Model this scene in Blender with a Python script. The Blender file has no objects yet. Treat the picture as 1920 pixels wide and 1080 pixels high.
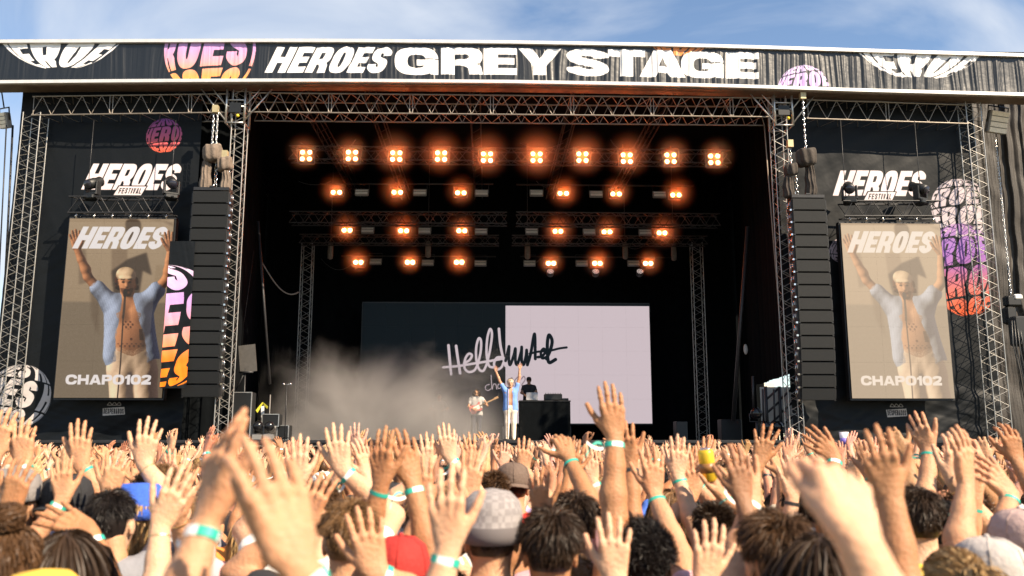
import bpy, bmesh, math, random, time
import numpy as np
import openvdb as vdb
from mathutils import Vector, Matrix

T0 = time.time()
rng = random.Random(7)
nr = np.random.default_rng(11)
scene = bpy.context.scene
COL = scene.collection

# ------------------------------------------------------------------ camera
FPX = 1650.0                                   # focal length in pixels of the 1920 px wide photograph
PITCH = math.atan((832 - 540) / FPX)
YAW = math.radians(1.6)
CAM = np.array((0.0, 0.0, 2.0))
cam_data = bpy.data.cameras.new('camera')
cam_data.sensor_width = 36.0
cam_data.lens = FPX / 1920 * 36
cam_data.clip_start = 0.05
cam_data.clip_end = 3000
cam_data.dof.use_dof = True
cam_data.dof.focus_distance = 17.0
cam_data.dof.aperture_fstop = 3.0
camera = bpy.data.objects.new('camera', cam_data)
COL.objects.link(camera)
camera.location = CAM
camera.rotation_euler = (math.pi / 2 + PITCH, 0, -YAW)
scene.camera = camera

# ------------------------------------------------------------------ daylight
SUN_AZ, SUN_EL = math.radians(50), math.radians(41)     # behind the camera, to the right
world = bpy.data.worlds.new('World')
scene.world = world
world.use_nodes = True
wn, wl = world.node_tree.nodes, world.node_tree.links
wn.clear()
sky = wn.new('ShaderNodeTexSky')
sky.sky_type = 'NISHITA'
sky.sun_disc = False
sky.sun_elevation = SUN_EL
sky.sun_rotation = math.pi - SUN_AZ
sky.air_density = 1.0
sky.dust_density = 0.0
sky.ozone_density = 1.2
tc = wn.new('ShaderNodeTexCoord')
mp = wn.new('ShaderNodeMapping')
mp.inputs['Rotation'].default_value = (0.35, 0.2, 0.75)
mp.inputs['Scale'].default_value = (1.1, 3.6, 2.2)
wl.new(tc.outputs['Generated'], mp.inputs['Vector'])
nz = wn.new('ShaderNodeTexNoise')
nz.inputs['Scale'].default_value = 1.7
nz.inputs['Detail'].default_value = 6
nz.inputs['Roughness'].default_value = 0.52
nz.inputs['Distortion'].default_value = 0.7
wl.new(mp.outputs['Vector'], nz.inputs['Vector'])
cr = wn.new('ShaderNodeMapRange')
cr.inputs['From Min'].default_value = 0.42
cr.inputs['From Max'].default_value = 0.68
cr.inputs['To Max'].default_value = 0.9
wl.new(nz.outputs['Fac'], cr.inputs['Value'])
mx = wn.new('ShaderNodeMix')
mx.data_type = 'RGBA'
wl.new(cr.outputs['Result'], mx.inputs[0])
wl.new(sky.outputs['Color'], mx.inputs[6])
mx.inputs[7].default_value = (4.4, 4.7, 5.2, 1)
bgn = wn.new('ShaderNodeBackground')
bgn.inputs['Strength'].default_value = 0.08
wl.new(mx.outputs[2], bgn.inputs['Color'])
wo = wn.new('ShaderNodeOutputWorld')
wl.new(bgn.outputs['Background'], wo.inputs['Surface'])

sun_data = bpy.data.lights.new('sun', 'SUN')
sun_data.energy = 5.0
sun_data.angle = math.radians(0.53)
sun_data.color = (1.0, 0.83, 0.62)
sun = bpy.data.objects.new('sun', sun_data)
COL.objects.link(sun)
to_sun = Vector((math.sin(SUN_AZ) * math.cos(SUN_EL), -math.cos(SUN_AZ) * math.cos(SUN_EL), math.sin(SUN_EL)))
sun.rotation_euler = to_sun.to_track_quat('Z', 'Y').to_euler()
sun.location = (30, -50, 40)

vs = scene.view_settings
scene.display_settings.display_device = 'sRGB'
vs.view_transform = 'Standard'
vs.look = 'None'
vs.gamma = 1
vs.use_curve_mapping = False
vs.exposure = 1.25
scene.cycles.use_denoising = True
scene.cycles.max_bounces = 6
scene.cycles.diffuse_bounces = 1
scene.cycles.volume_bounces = 0
scene.cycles.volume_step_rate = 2.0
scene.cycles.sample_clamp_indirect = 8.0

# ------------------------------------------------------------------ helpers
_cp, _sp = math.cos(PITCH), math.sin(PITCH)
_cy, _sy = math.cos(YAW), math.sin(YAW)

def P(px, py, Y):
    """World point on the plane at distance Y in front of the camera that the photograph shows at (px, py)."""
    r, u = (px - 960) / FPX, (540 - py) / FPX
    f = _cp - u * _sp
    z = _sp + u * _cp
    dx, dy = r * _cy + f * _sy, -r * _sy + f * _cy
    t = Y / dy
    return np.array((CAM[0] + dx * t, Y, CAM[2] + z * t))

def PXM(Y):
    return FPX / Y

def lin(c):
    return tuple((v / 12.92 if v <= 0.04045 else ((v + 0.055) / 1.055) ** 2.4) for v in c)

def rgb(r, g, b):
    return lin((r / 255, g / 255, b / 255))

MATS = {}

def mat(name, color, rough=0.6, metal=0.0, noise=0.0, scale=8.0, bump=0.0, bscale=None, emit=None, estr=0.0, obj_color=False, sheen=0.0,
        island=0.0, sss=0.0, spec=0.5, stretch=None):
    if name in MATS:
        return MATS[name]
    m = bpy.data.materials.new(name)
    m.use_nodes = True
    nt = m.node_tree
    b = nt.nodes['Principled BSDF']
    b.inputs['Base Color'].default_value = (*color, 1)
    b.inputs['Roughness'].default_value = rough
    b.inputs['Metallic'].default_value = metal
    b.inputs['Specular IOR Level'].default_value = spec
    if sheen:
        b.inputs['Sheen Weight'].default_value = sheen
    if sss:
        b.inputs['Subsurface Weight'].default_value = sss
        b.inputs['Subsurface Radius'].default_value = (1.0, 0.30, 0.12)
        b.inputs['Subsurface Scale'].default_value = 0.02
    src = None
    if obj_color:
        oi = nt.nodes.new('ShaderNodeObjectInfo')
        src = oi.outputs['Color']
    co = nt.nodes.new('ShaderNodeTexCoord')
    vec = co.outputs['Object']
    if stretch:
        mpn = nt.nodes.new('ShaderNodeMapping')
        mpn.inputs['Scale'].default_value = stretch
        nt.links.new(vec, mpn.inputs['Vector'])
        vec = mpn.outputs['Vector']
    if noise or island:
        hs = nt.nodes.new('ShaderNodeHueSaturation')
        if src is None:
            hs.inputs['Color'].default_value = (*color, 1)
        else:
            nt.links.new(src, hs.inputs['Color'])
        mr = nt.nodes.new('ShaderNodeMapRange')
        if island:
            ge = nt.nodes.new('ShaderNodeNewGeometry')
            nt.links.new(ge.outputs['Random Per Island'], mr.inputs['Value'])
            a = island
        else:
            n = nt.nodes.new('ShaderNodeTexNoise')
            n.inputs['Scale'].default_value = scale
            n.inputs['Detail'].default_value = 5
            n.inputs['Roughness'].default_value = 0.6
            nt.links.new(vec, n.inputs['Vector'])
            nt.links.new(n.outputs['Fac'], mr.inputs['Value'])
            mr.inputs['From Min'].default_value = 0.25
            mr.inputs['From Max'].default_value = 0.75
            a = noise
        mr.inputs['To Min'].default_value = 1 - a
        mr.inputs['To Max'].default_value = 1 + a
        nt.links.new(mr.outputs['Result'], hs.inputs['Value'])
        src = hs.outputs['Color']
    if src is not None:
        nt.links.new(src, b.inputs['Base Color'])
    if bump:
        n2 = nt.nodes.new('ShaderNodeTexNoise')
        n2.inputs['Scale'].default_value = bscale or scale * 3
        n2.inputs['Detail'].default_value = 4
        nt.links.new(vec, n2.inputs['Vector'])
        bp = nt.nodes.new('ShaderNodeBump')
        bp.inputs['Strength'].default_value = bump
        bp.inputs['Distance'].default_value = 0.02
        nt.links.new(n2.outputs['Fac'], bp.inputs['Height'])
        nt.links.new(bp.outputs['Normal'], b.inputs['Normal'])
    if emit:
        b.inputs['Emission Color'].default_value = (*emit, 1)
        b.inputs['Emission Strength'].default_value = estr
    MATS[name] = m
    return m

def tag(o, label=None, cat=None, group=None, kind=None):
    if label: o['label'] = label
    if cat: o['category'] = cat
    if group: o['group'] = group
    if kind: o['kind'] = kind
    return o

def thing(name, label, cat, loc=(0, 0, 0), group=None):
    o = bpy.data.objects.new(name, None)
    o.empty_display_size = 0.1
    COL.objects.link(o)
    o.location = Vector([float(v) for v in loc])
    return tag(o, label, cat, group)

def mesh_from(name, verts, faces, smooth=False):
    me = bpy.data.meshes.new(name)
    me.from_pydata([tuple(map(float, v)) for v in verts], [], faces)
    if smooth:
        me.polygons.foreach_set('use_smooth', [True] * len(me.polygons))
    me.update()
    return me

def link(name, me, m=None, parent=None, loc=None, rot=None, scale=None):
    o = bpy.data.objects.new(name, me)
    COL.objects.link(o)
    if m is not None:
        ms = m if isinstance(m, (list, tuple)) else [m]
        if not me.materials:
            for q in ms: me.materials.append(q)
    if parent is not None: o.parent = parent
    if loc is not None: o.location = Vector([float(v) for v in loc])
    if rot is not None: o.rotation_euler = rot
    if scale is not None: o.scale = scale
    return o

class MB:
    """Collects shapes into one mesh."""
    def __init__(s):
        s.v = []; s.f = []; s.m = []; s.sm = []; s.cur = 0
    def add(s, vs_, fs, smooth=False):
        b = len(s.v)
        s.v += [tuple(map(float, q)) for q in vs_]
        for f in fs:
            s.f.append(tuple(b + i for i in f)); s.m.append(s.cur); s.sm.append(smooth)
        return s
    def box(s, c, size, R=None):
        c = np.asarray(c, float); h = np.asarray(size, float) / 2
        vs_ = []
        for x in (-1, 1):
            for y in (-1, 1):
                for z in (-1, 1):
                    q = np.array((x * h[0], y * h[1], z * h[2]))
                    if R is not None: q = R @ q
                    vs_.append(c + q)
        return s.add(vs_, [(0, 1, 3, 2), (4, 6, 7, 5), (0, 4, 5, 1), (2, 3, 7, 6), (0, 2, 6, 4), (1, 5, 7, 3)])
    def rbox(s, c, size, bev=0.02, R=None):
        """box with chamfered vertical (z) edges and rims"""
        c = np.asarray(c, float); hx, hy, hz = np.asarray(size, float) / 2
        def ring(ix, z):
            a, b = hx - ix, hy - ix
            k = bev
            return [(a, b - k, z), (a - k, b, z), (-a + k, b, z), (-a, b - k, z), (-a, -b + k, z), (-a + k, -b, z), (a - k, -b, z), (a, -b + k, z)]
        vs_ = ring(bev, -hz) + ring(0, -hz + bev) + ring(0, hz - bev) + ring(bev, hz)
        vs_ = [c + (R @ np.array(q) if R is not None else np.array(q)) for q in vs_]
        fs = [tuple(range(7, -1, -1)), tuple(range(24, 32))]
        for k in range(3):
            for i in range(8):
                j = (i + 1) % 8
                fs.append((k * 8 + i, k * 8 + j, k * 8 + 8 + j, k * 8 + 8 + i))
        return s.add(vs_, fs)
    def tube(s, pts, r, n=6, smooth=True, caps=True):
        pts = [np.asarray(p, float) for p in pts]
        rs = r if isinstance(r, (list, tuple)) else [r] * len(pts)
        b = []
        up = np.array((0.13, 0.21, 0.97))
        for i, p in enumerate(pts):
            t = pts[min(i + 1, len(pts) - 1)] - pts[max(i - 1, 0)]
            t = t / (np.linalg.norm(t) + 1e-9)
            if abs(t @ up) > 0.95: up2 = np.array((1.0, 0.1, 0))
            else: up2 = up
            a = np.cross(t, up2); a /= np.linalg.norm(a); c = np.cross(t, a)
            for k in range(n):
                w = 2 * math.pi * k / n
                b.append(p + rs[i] * (math.cos(w) * a + math.sin(w) * c))
        fs = []
        for i in range(len(pts) - 1):
            for k in range(n):
                j = (k + 1) % n
                fs.append((i * n + k, i * n + j, (i + 1) * n + j, (i + 1) * n + k))
        if caps:
            fs.append(tuple(range(n - 1, -1, -1))); fs.append(tuple((len(pts) - 1) * n + k for k in range(n)))
        return s.add(b, fs, smooth)
    def ball(s, c, r, nu=12, nv=8, A=None):
        c = np.asarray(c, float); r = np.asarray(r if hasattr(r, '__len__') else (r, r, r), float)
        vs_ = [c + (0, 0, r[2])] + [c + r * (math.sin(math.pi * j / nv) * math.cos(2 * math.pi * i / nu), math.sin(math.pi * j / nv) * math.sin(2 * math.pi * i / nu), math.cos(math.pi * j / nv))
              for j in range(1, nv) for i in range(nu)] + [c - (0, 0, r[2])]
        fs = [(0, 1 + i, 1 + (i + 1) % nu) for i in range(nu)]
        for j in range(nv - 2):
            for i in range(nu):
                k = (i + 1) % nu
                fs.append((1 + j * nu + i, 1 + (j + 1) * nu + i, 1 + (j + 1) * nu + k, 1 + j * nu + k))
        L = len(vs_) - 1
        fs += [(L, 1 + (nv - 2) * nu + (i + 1) % nu, 1 + (nv - 2) * nu + i) for i in range(nu)]
        return s.add(vs_, fs, True)
    def lathe(s, c, prof, n=16, axis='z', smooth=True):
        c = np.asarray(c, float); vs_ = []
        for (r, h) in prof:
            for k in range(n):
                w = 2 * math.pi * k / n
                q = (r * math.cos(w), r * math.sin(w), h)
                if axis == 'y': q = (q[0], q[2], q[1])
                if axis == 'x': q = (q[2], q[0], q[1])
                vs_.append(c + q)
        fs = []
        for i in range(len(prof) - 1):
            for k in range(n):
                j = (k + 1) % n
                fs.append((i * n + k, i * n + j, (i + 1) * n + j, (i + 1) * n + k))
        fs.append(tuple(range(n - 1, -1, -1))); fs.append(tuple((len(prof) - 1) * n + k for k in range(n)))
        return s.add(vs_, fs, smooth)
    def build(s, name, m, parent=None, loc=None):
        me = bpy.data.meshes.new(name)
        me.from_pydata(s.v, [], s.f)
        ms = m if isinstance(m, (list, tuple)) else [m]
        for q in ms: me.materials.append(q)
        me.polygons.foreach_set('material_index', s.m)
        me.polygons.foreach_set('use_smooth', s.sm)
        me.update()
        return link(name, me, None, parent, loc)

def grid_mesh(name, fn, nu, nv, smooth=True):
    """fn(u, v) -> point, u and v numpy arrays in 0..1; UVs follow u, v."""
    u, v = np.meshgrid(np.linspace(0, 1, nu), np.linspace(0, 1, nv))
    pts = np.stack(fn(u, v), -1).reshape(-1, 3)
    idx = np.arange(nu * nv).reshape(nv, nu)
    q = np.stack([idx[:-1, :-1], idx[:-1, 1:], idx[1:, 1:], idx[1:, :-1]], -1).reshape(-1, 4)
    me = bpy.data.meshes.new(name)
    me.vertices.add(len(pts)); me.vertices.foreach_set('co', pts.astype(np.float32).ravel())
    me.loops.add(q.size); me.loops.foreach_set('vertex_index', q.astype(np.int32).ravel())
    me.polygons.add(len(q)); me.polygons.foreach_set('loop_start', np.arange(0, q.size, 4, dtype=np.int32))
    me.polygons.foreach_set('use_smooth', np.ones(len(q), bool) if smooth else np.zeros(len(q), bool))
    uvl = me.uv_layers.new(name='uv')
    uv = np.stack([u.ravel(), v.ravel()], -1)[q.ravel()]
    uvl.data.foreach_set('uv', uv.astype(np.float32).ravel())
    me.update(calc_edges=True)
    return me

def fbm1(x, seed, octs=5, f0=1.0, gain=0.5):
    """1-D value noise for numpy arrays"""
    out = 0; a = 1.0; f = f0
    for k in range(octs):
        r = np.random.default_rng(seed * 31 + k).random(4096) * 2 - 1
        t = x * f + 517.3 * k + 1000; i = np.floor(t).astype(int); w = t - i; w = w * w * (3 - 2 * w)
        out = out + a * (r[i % 4096] * (1 - w) + r[(i + 1) % 4096] * w); a *= gain; f *= 2.03
    return out
# ------------------------------------------------------------------ flat print: letters, emblems and screen pictures drawn as polygons
class Canvas:
    def __init__(s, w, h, bg, ss=2):
        s.w, s.h, s.ss = w, h, ss
        s.a = np.empty((h * ss, w * ss, 3), np.float32); s.a[:] = np.array(bg) / 255.0
    def mask(s, contours):
        """even-odd coverage of closed contours given in pixels, y down"""
        k = s.ss
        cs = [np.asarray(c, float) * k for c in contours]
        al = np.concatenate(cs)
        x0 = max(int(math.floor(al[:, 0].min())) - 1, 0); x1 = min(int(math.ceil(al[:, 0].max())) + 2, s.w * k)
        y0 = max(int(math.floor(al[:, 1].min())) - 1, 0); y1 = min(int(math.ceil(al[:, 1].max())) + 2, s.h * k)
        if x1 <= x0 or y1 <= y0: return None
        m = np.zeros((y1 - y0, x1 - x0), bool)
        xs = np.arange(x0, x1) + 0.5
        for c in cs:
            for (ax, ay), (bx, by) in zip(c, np.roll(c, -1, 0)):
                if ay == by: continue
                lo, hi = (ay, by) if ay < by else (by, ay)
                r0 = max(int(math.ceil(lo - 0.5)), y0); r1 = min(int(math.ceil(hi - 0.5)), y1)
                if r1 <= r0: continue
                yy = np.arange(r0, r1) + 0.5
                xc = ax + (yy - ay) * (bx - ax) / (by - ay)
                m[r0 - y0:r1 - y0] ^= xs[None, :] > xc[:, None]
        return m, x0, y0
    def fill(s, contours, col, alpha=1.0, soft=0):
        r = s.mask(contours)
        if r is None: return
        m, x0, y0 = r
        if soft:
            pad = int(soft * s.ss * 2.5)
            M = np.zeros((s.h * s.ss, s.w * s.ss), np.float32); M[y0:y0 + m.shape[0], x0:x0 + m.shape[1]] = m
            ya, yb = max(y0 - pad, 0), min(y0 + m.shape[0] + pad, s.h * s.ss); xa, xb = max(x0 - pad, 0), min(x0 + m.shape[1] + pad, s.w * s.ss)
            m = blur(M[ya:yb, xa:xb], soft * s.ss); x0, y0 = xa, ya
        v = s.a[y0:y0 + m.shape[0], x0:x0 + m.shape[1]]
        w = m.astype(np.float32)[..., None] * alpha
        if callable(col):
            yy, xx = np.mgrid[y0:y0 + m.shape[0], x0:x0 + m.shape[1]] / s.ss
            c = col(xx, yy) / 255.0
        else:
            c = np.array(col, np.float32) / 255.0
        v[:] = v * (1 - w) + c * w
    def stroke(s, pts, width, col, alpha=1.0, smooth=True):
        p = spline(pts) if smooth else np.asarray(pts, float)
        n = len(p); wd = np.interp(np.linspace(0, 1, n), np.linspace(0, 1, len(width)), width) if hasattr(width, '__len__') else np.full(n, width)
        k = s.ss
        x0 = max(int((p[:, 0].min() - wd.max()) * k), 0); x1 = min(int((p[:, 0].max() + wd.max()) * k) + 2, s.w * k)
        y0 = max(int((p[:, 1].min() - wd.max()) * k), 0); y1 = min(int((p[:, 1].max() + wd.max()) * k) + 2, s.h * k)
        if x1 <= x0 or y1 <= y0: return
        yy, xx = np.mgrid[y0:y1, x0:x1]; yy = (yy + .5) / k; xx = (xx + .5) / k
        d = np.full(xx.shape, 1e9)
        for i in range(n - 1):
            ax, ay = p[i]; bx, by = p[i + 1]; L = (bx - ax) ** 2 + (by - ay) ** 2 + 1e-9
            t = np.clip(((xx - ax) * (bx - ax) + (yy - ay) * (by - ay)) / L, 0, 1)
            d = np.minimum(d, np.hypot(xx - ax - t * (bx - ax), yy - ay - t * (by - ay)) - wd[i] / 2)
        w = (np.clip(.5 - d * k, 0, 1) * alpha)[..., None]
        v = s.a[y0:y1, x0:x1]
        if callable(col): c = col(xx, yy) / 255.0
        else: c = np.array(col) / 255.0
        v[:] = v * (1 - w) + c * w
    def image(s, name):
        k = s.ss
        a = s.a.reshape(s.h, k, s.w, k, 3).mean((1, 3))
        out = np.ones((s.h, s.w, 4), np.float32); out[..., :3] = np.clip(a[::-1], 0, 1)
        im = bpy.data.images.new(name, s.w, s.h)
        im.pixels.foreach_set(out.ravel()); im.update(); im.pack()
        return im

def blur(a, sg):
    r = max(1, int(sg * 2.5)); k = np.exp(-np.arange(-r, r + 1) ** 2 / (2 * sg * sg)); k /= k.sum()
    a = np.apply_along_axis(lambda v: np.convolve(v, k, 'same'), 0, a)
    return np.apply_along_axis(lambda v: np.convolve(v, k, 'same'), 1, a)

def spline(pts, sub=8):
    p = np.asarray(pts, float)
    if len(p) < 3: return p
    q = np.vstack([2 * p[0] - p[1], p, 2 * p[-1] - p[-2]]); out = []
    for i in range(1, len(q) - 2):
        a, b, c, d = q[i - 1], q[i], q[i + 1], q[i + 2]
        for t in np.linspace(0, 1, sub, endpoint=False):
            out.append(.5 * (2 * b + (c - a) * t + (2 * a - 5 * b + 4 * c - d) * t * t + (3 * b - a - 3 * c + d) * t ** 3))
    out.append(p[-1]); return np.array(out)

def _ell(cx, cy, rx, ry, n=2.7, a0=0, a1=360, m=56):
    t = np.radians(np.linspace(a0, a1, m, endpoint=(a1 - a0) < 360))
    c, s_ = np.cos(t), np.sin(t)
    return np.stack([cx + rx * np.sign(c) * np.abs(c) ** (2 / n), cy + ry * np.sign(s_) * np.abs(s_) ** (2 / n)], 1)

def _r(x0, y0, x1, y1):
    return np.array([(x0, y0), (x1, y0), (x1, y1), (x0, y1)], float)

def _fat(pts, tx, ty):
    """outline of a stroke whose thickness is tx across and ty along the letter"""
    p = spline(pts, 10); d = np.gradient(p, axis=0); d /= np.linalg.norm(d, axis=1)[:, None] + 1e-9
    n = np.stack([-d[:, 1] * tx / 2, d[:, 0] * ty / 2], 1)
    return np.vstack([p + n, (p - n)[::-1]])

def glyph(ch, w, tx, ty):
    """list of ('+' or '-', polygon) in a cell w wide and 1 high, y up; tx, ty thickness of uprights and of bars"""
    e = ty; c = .5
    g = {
        'H': [('+', _r(0, 0, tx, 1)), ('+', _r(w - tx, 0, w, 1)), ('+', _r(tx * .9, c - e / 2, w - tx * .9, c + e / 2))],
        'E': [('+', _r(0, 0, tx, 1)), ('+', _r(0, 0, w, e)), ('+', _r(0, 1 - e, w, 1)), ('+', _r(0, c - e / 2, w * .93, c + e / 2))],
        'F': [('+', _r(0, 0, tx, 1)), ('+', _r(0, 1 - e, w, 1)), ('+', _r(0, c - e / 2, w * .9, c + e / 2))],
        'L': [('+', _r(0, 0, tx, 1)), ('+', _r(0, 0, w, e))],
        'I': [('+', _r(0, 0, w, 1))],
        'T': [('+', _r(0, 1 - e, w, 1)), ('+', _r(w / 2 - tx / 2, 0, w / 2 + tx / 2, 1))],
        'O': [('+', _ell(w / 2, .5, w / 2, .515)), ('-', _ell(w / 2, .5, w / 2 - tx, .515 - e))],
        'D': [('+', np.vstack([_r(0, 0, w * .4, 1)[[3, 0]], _ell(w * .45, .5, w * .55, .5, 2.7, -90, 90)])), ('-', np.vstack([[(tx, 1 - e), (tx, e)], _ell(w * .45, .5, w * .55 - tx, .5 - e, 2.7, -90, 90)]))],
        'C': [('+', _ell(w / 2, .5, w / 2, .515)), ('-', _ell(w / 2, .5, w / 2 - tx, .515 - e)), ('-', _r(w * .62, .40, w * 1.1, .60))],
        'G': [('+', _ell(w / 2, .5, w / 2, .515)), ('-', _ell(w / 2, .5, w / 2 - tx, .515 - e)), ('-', _r(w * .58, .565, w * 1.1, .60)), ('+', _r(w * .50, .34, w, .565)), ('+', _r(w - tx * .62, 0, w, .5))],
        'P': [('+', _r(0, 0, tx, 1)), ('+', np.vstack([[(0, 1), (0, .34)], _ell(w * .55, .67, w * .45, .33, 2.7, -90, 90)])), ('-', np.vstack([[(tx, 1 - e), (tx, .34 + e * .85)], _ell(w * .55, .67 + e * .0, w * .45 - tx, .33 - e * .92, 2.5, -90, 90)]))],
        'R': [('+', _r(0, 0, tx, 1)), ('+', np.vstack([[(0, 1), (0, .33)], _ell(w * .55, .665, w * .43, .335, 2.7, -90, 90)])), ('-', np.vstack([[(tx, 1 - e), (tx, .33 + e * .85)], _ell(w * .55, .665, w * .43 - tx, .335 - e * .92, 2.5, -90, 90)])),
              ('+', np.array([(w * .42, .40), (w * .80, .44), (w * .95, .30), (w * 1.0, 0), (w - tx * 1.02, 0), (w - tx * 1.1, .24)]))],
        'Y': [('+', np.array([(0, 1), (tx * 1.12, 1), (w / 2, .62), (w - tx * 1.12, 1), (w, 1), (w / 2 + tx / 2, .34), (w / 2 + tx / 2, 0), (w / 2 - tx / 2, 0), (w / 2 - tx / 2, .34)]))],
        'A': [('+', np.array([(0, 0), (w / 2 - tx * .62, 1), (w / 2 + tx * .62, 1), (w, 0), (w - tx * 1.08, 0), (w - tx * 1.28, .16), (tx * 1.28, .16), (tx * 1.08, 0)])), ('-', np.array([(w / 2, .74), (w / 2 - w * .09, .40), (w / 2 + w * .09, .40)]))],
        'V': [('+', np.array([(0, 1), (tx, 1), (w / 2, .3), (w - tx, 1), (w, 1), (w / 2 + tx * .55, 0), (w / 2 - tx * .55, 0)]))],
        '1': [('+', _r(w - tx, 0, w, 1)), ('+', np.array([(0, .80), (0, .58), (w - tx * .5, .66), (w - tx * .5, 1)]))],
    }
    g['0'] = g['O']
    if ch == 'S':
        tx2, ty2 = tx, e
        hx, hy = tx / 2, e / 2
        pts = [(w - hx, .66), (w - hx * 1.1, .78), (w * .5, 1.012 - hy), (hx * 1.15, .83), (hx, .71), (w * .3, .565), (w * .7, .435), (w - hx, .29), (w - hx * 1.15, .17), (w * .5, hy - .012), (hx * 1.1, .22), (hx, .34)]
        return [('+', _fat(pts, tx2, ty2))]
    if ch == '2':
        hx, hy = tx / 2, e / 2
        pts = [(hx, .66), (hx * 1.2, .80), (w * .5, 1 - hy), (w - hx * 1.1, .82), (w - hx, .68), (w * .7, .46), (w * .25, .24), (w * .2, .1)]
        return [('+', _fat(pts, tx, e)), ('+', _r(0, 0, w, e))]
    return g[ch]

def text_polys(txt, widths, tx, ty, gap, shear=0.0):
    """[(sign, polygon)] per letter with the pen at x = 0 and height 1; returns letters, total width"""
    out = []; x = 0
    for ch in txt:
        if ch == ' ': x += .35; continue
        w = widths.get(ch, widths['*'])
        g = [(s_, np.stack([p[:, 0] + x + p[:, 1] * shear, p[:, 1]], 1)) for s_, p in glyph(ch, w, min(tx, w), ty)]
        out.append(g); x += w + gap
    return out, x - gap

def dense(p, m=10):
    q = np.roll(p, -1, 0); t = np.linspace(0, 1, m, endpoint=False)[:, None, None]
    return (p[None] * (1 - t) + q[None] * t).transpose(1, 0, 2).reshape(-1, 2)

def draw_text(cv, txt, x0, y0, x1, y1, widths, tx, ty, gap, col, shear=0.0, warp=None, alpha=1.0):
    """letters fitted to the pixel box (x0, y0 top)-(x1, y1 bottom)"""
    L, W = text_polys(txt, widths, tx, ty, gap, shear); W += max(shear, 0)
    for g in L:
        r = None
        for s_, p in g:
            q = np.stack([x0 + p[:, 0] / W * (x1 - x0), y1 - p[:, 1] * (y1 - y0)], 1)
            if warp is not None: q = warp(dense(q))
            mk = cv.mask([q])
            if mk is None: continue
            m, xa, ya = mk
            if r is None: r = np.zeros(cv.a.shape[:2], bool) if cv.w * cv.h < 2e6 else np.zeros(cv.a.shape[:2], bool)
            v = r[ya:ya + m.shape[0], xa:xa + m.shape[1]]
            if s_ == '+': v |= m
            else: v &= ~m
        if r is None: continue
        ys = np.where(r.any(1))[0]; xs = np.where(r.any(0))[0]
        if not len(ys): continue
        a, b, c, d = ys[0], ys[-1] + 1, xs[0], xs[-1] + 1
        w = r[a:b, c:d].astype(np.float32)[..., None] * alpha
        v = cv.a[a:b, c:d]
        if callable(col):
            yy, xx = np.mgrid[a:b, c:d] / cv.ss
            cc = col(xx, yy) / 255.0
        else: cc = np.array(col) / 255.0
        v[:] = v * (1 - w) + cc * w

HEAVY = {'*': .50, 'H': .54, 'E': .43, 'R': .52, 'O': .50, 'S': .48}
WIDE = {'*': 1.36, 'Y': 1.36, 'S': 1.18, 'T': 1.12, 'E': 1.02, 'A': 1.40, 'G': 1.36, 'R': 1.24, 'O': 1.36, 'C': 1.36, 'H': 1.3, 'P': 1.2, '1': .62, '0': 1.2, '2': 1.12}
SMALL = {'*': .42, 'I': .2}

def heroes(cv, x0, y0, x1, y1, col, shear=.33, alpha=1.0):
    draw_text(cv, 'HEROES', x0, y0, x1, y1, HEAVY, .205, .235, .035, col, shear, alpha=alpha)

def grad(stops):
    ys = [s_[0] for s_ in stops]; cs = np.array([s_[1] for s_ in stops], float)
    return lambda xx, yy: np.stack([np.interp(yy, ys, cs[:, i]) for i in range(3)], -1)

def globe(cv, cx, cy, R, col, rows=5, tilt=.0, lat0=0.0, turn=0.0, ry=None):
    """ball emblem: bulging rows of the word wrapped over a sphere, black joints between them"""
    ry = ry or R
    rows_a = np.linspace(-82, 82, rows + 1)
    for k in range(rows):
        a0, a1 = math.radians(rows_a[k] + 1.6), math.radians(rows_a[k + 1] - 1.6)
        def warp(q, a0=a0, a1=a1, rep=0, k=k):
            u = q[:, 0] + rep * 1.07; v = q[:, 1]
            lon = (u - .5) * math.radians(206) + turn + (.10 if k % 2 else -.10)
            lat = a0 + (a1 - a0) * v + .10 * np.cos(lon) + lat0
            lon = np.clip(lon, -1.56, 1.56); lat = np.clip(lat, -1.5, 1.5)
            x = np.cos(lat) * np.sin(lon); y = np.sin(lat)
            return np.stack([cx + R * (x * math.cos(tilt) - y * math.sin(tilt)), cy - ry * (x * math.sin(tilt) + y * math.cos(tilt))], 1)
        L, W = text_polys('HEROES', HEAVY, .22, .235, .05, .22)
        for g, rep in [(g_, r_) for g_ in L for r_ in (-1, 0, 1)]:
            full = None
            for s_, p in g:
                q = np.stack([p[:, 0] / W, p[:, 1]], 1)
                ln = (q[:, 0] + rep * 1.07 - .5) * math.radians(206) + turn
                if ln.min() > 1.5 or ln.max() < -1.5: continue
                mk = cv.mask([warp(dense(q), rep=rep)])
                if mk is None: continue
                m, xa, ya = mk
                if full is None: full = np.zeros(cv.a.shape[:2], bool)
                v = full[ya:ya + m.shape[0], xa:xa + m.shape[1]]
                if s_ == '+': v |= m
                else: v &= ~m
            if full is None: continue
            ys = np.where(full.any(1))[0]; xs = np.where(full.any(0))[0]
            if not len(ys): continue
            a, b, c, d = ys[0], ys[-1] + 1, xs[0], xs[-1] + 1
            w = full[a:b, c:d].astype(np.float32)[..., None]
            yy, xx = np.mgrid[a:b, c:d] / cv.ss
            cc = (col(xx, yy) if callable(col) else np.array(col, float)) / 255.0
            v = cv.a[a:b, c:d]; v[:] = v * (1 - w) + cc * w

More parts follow.
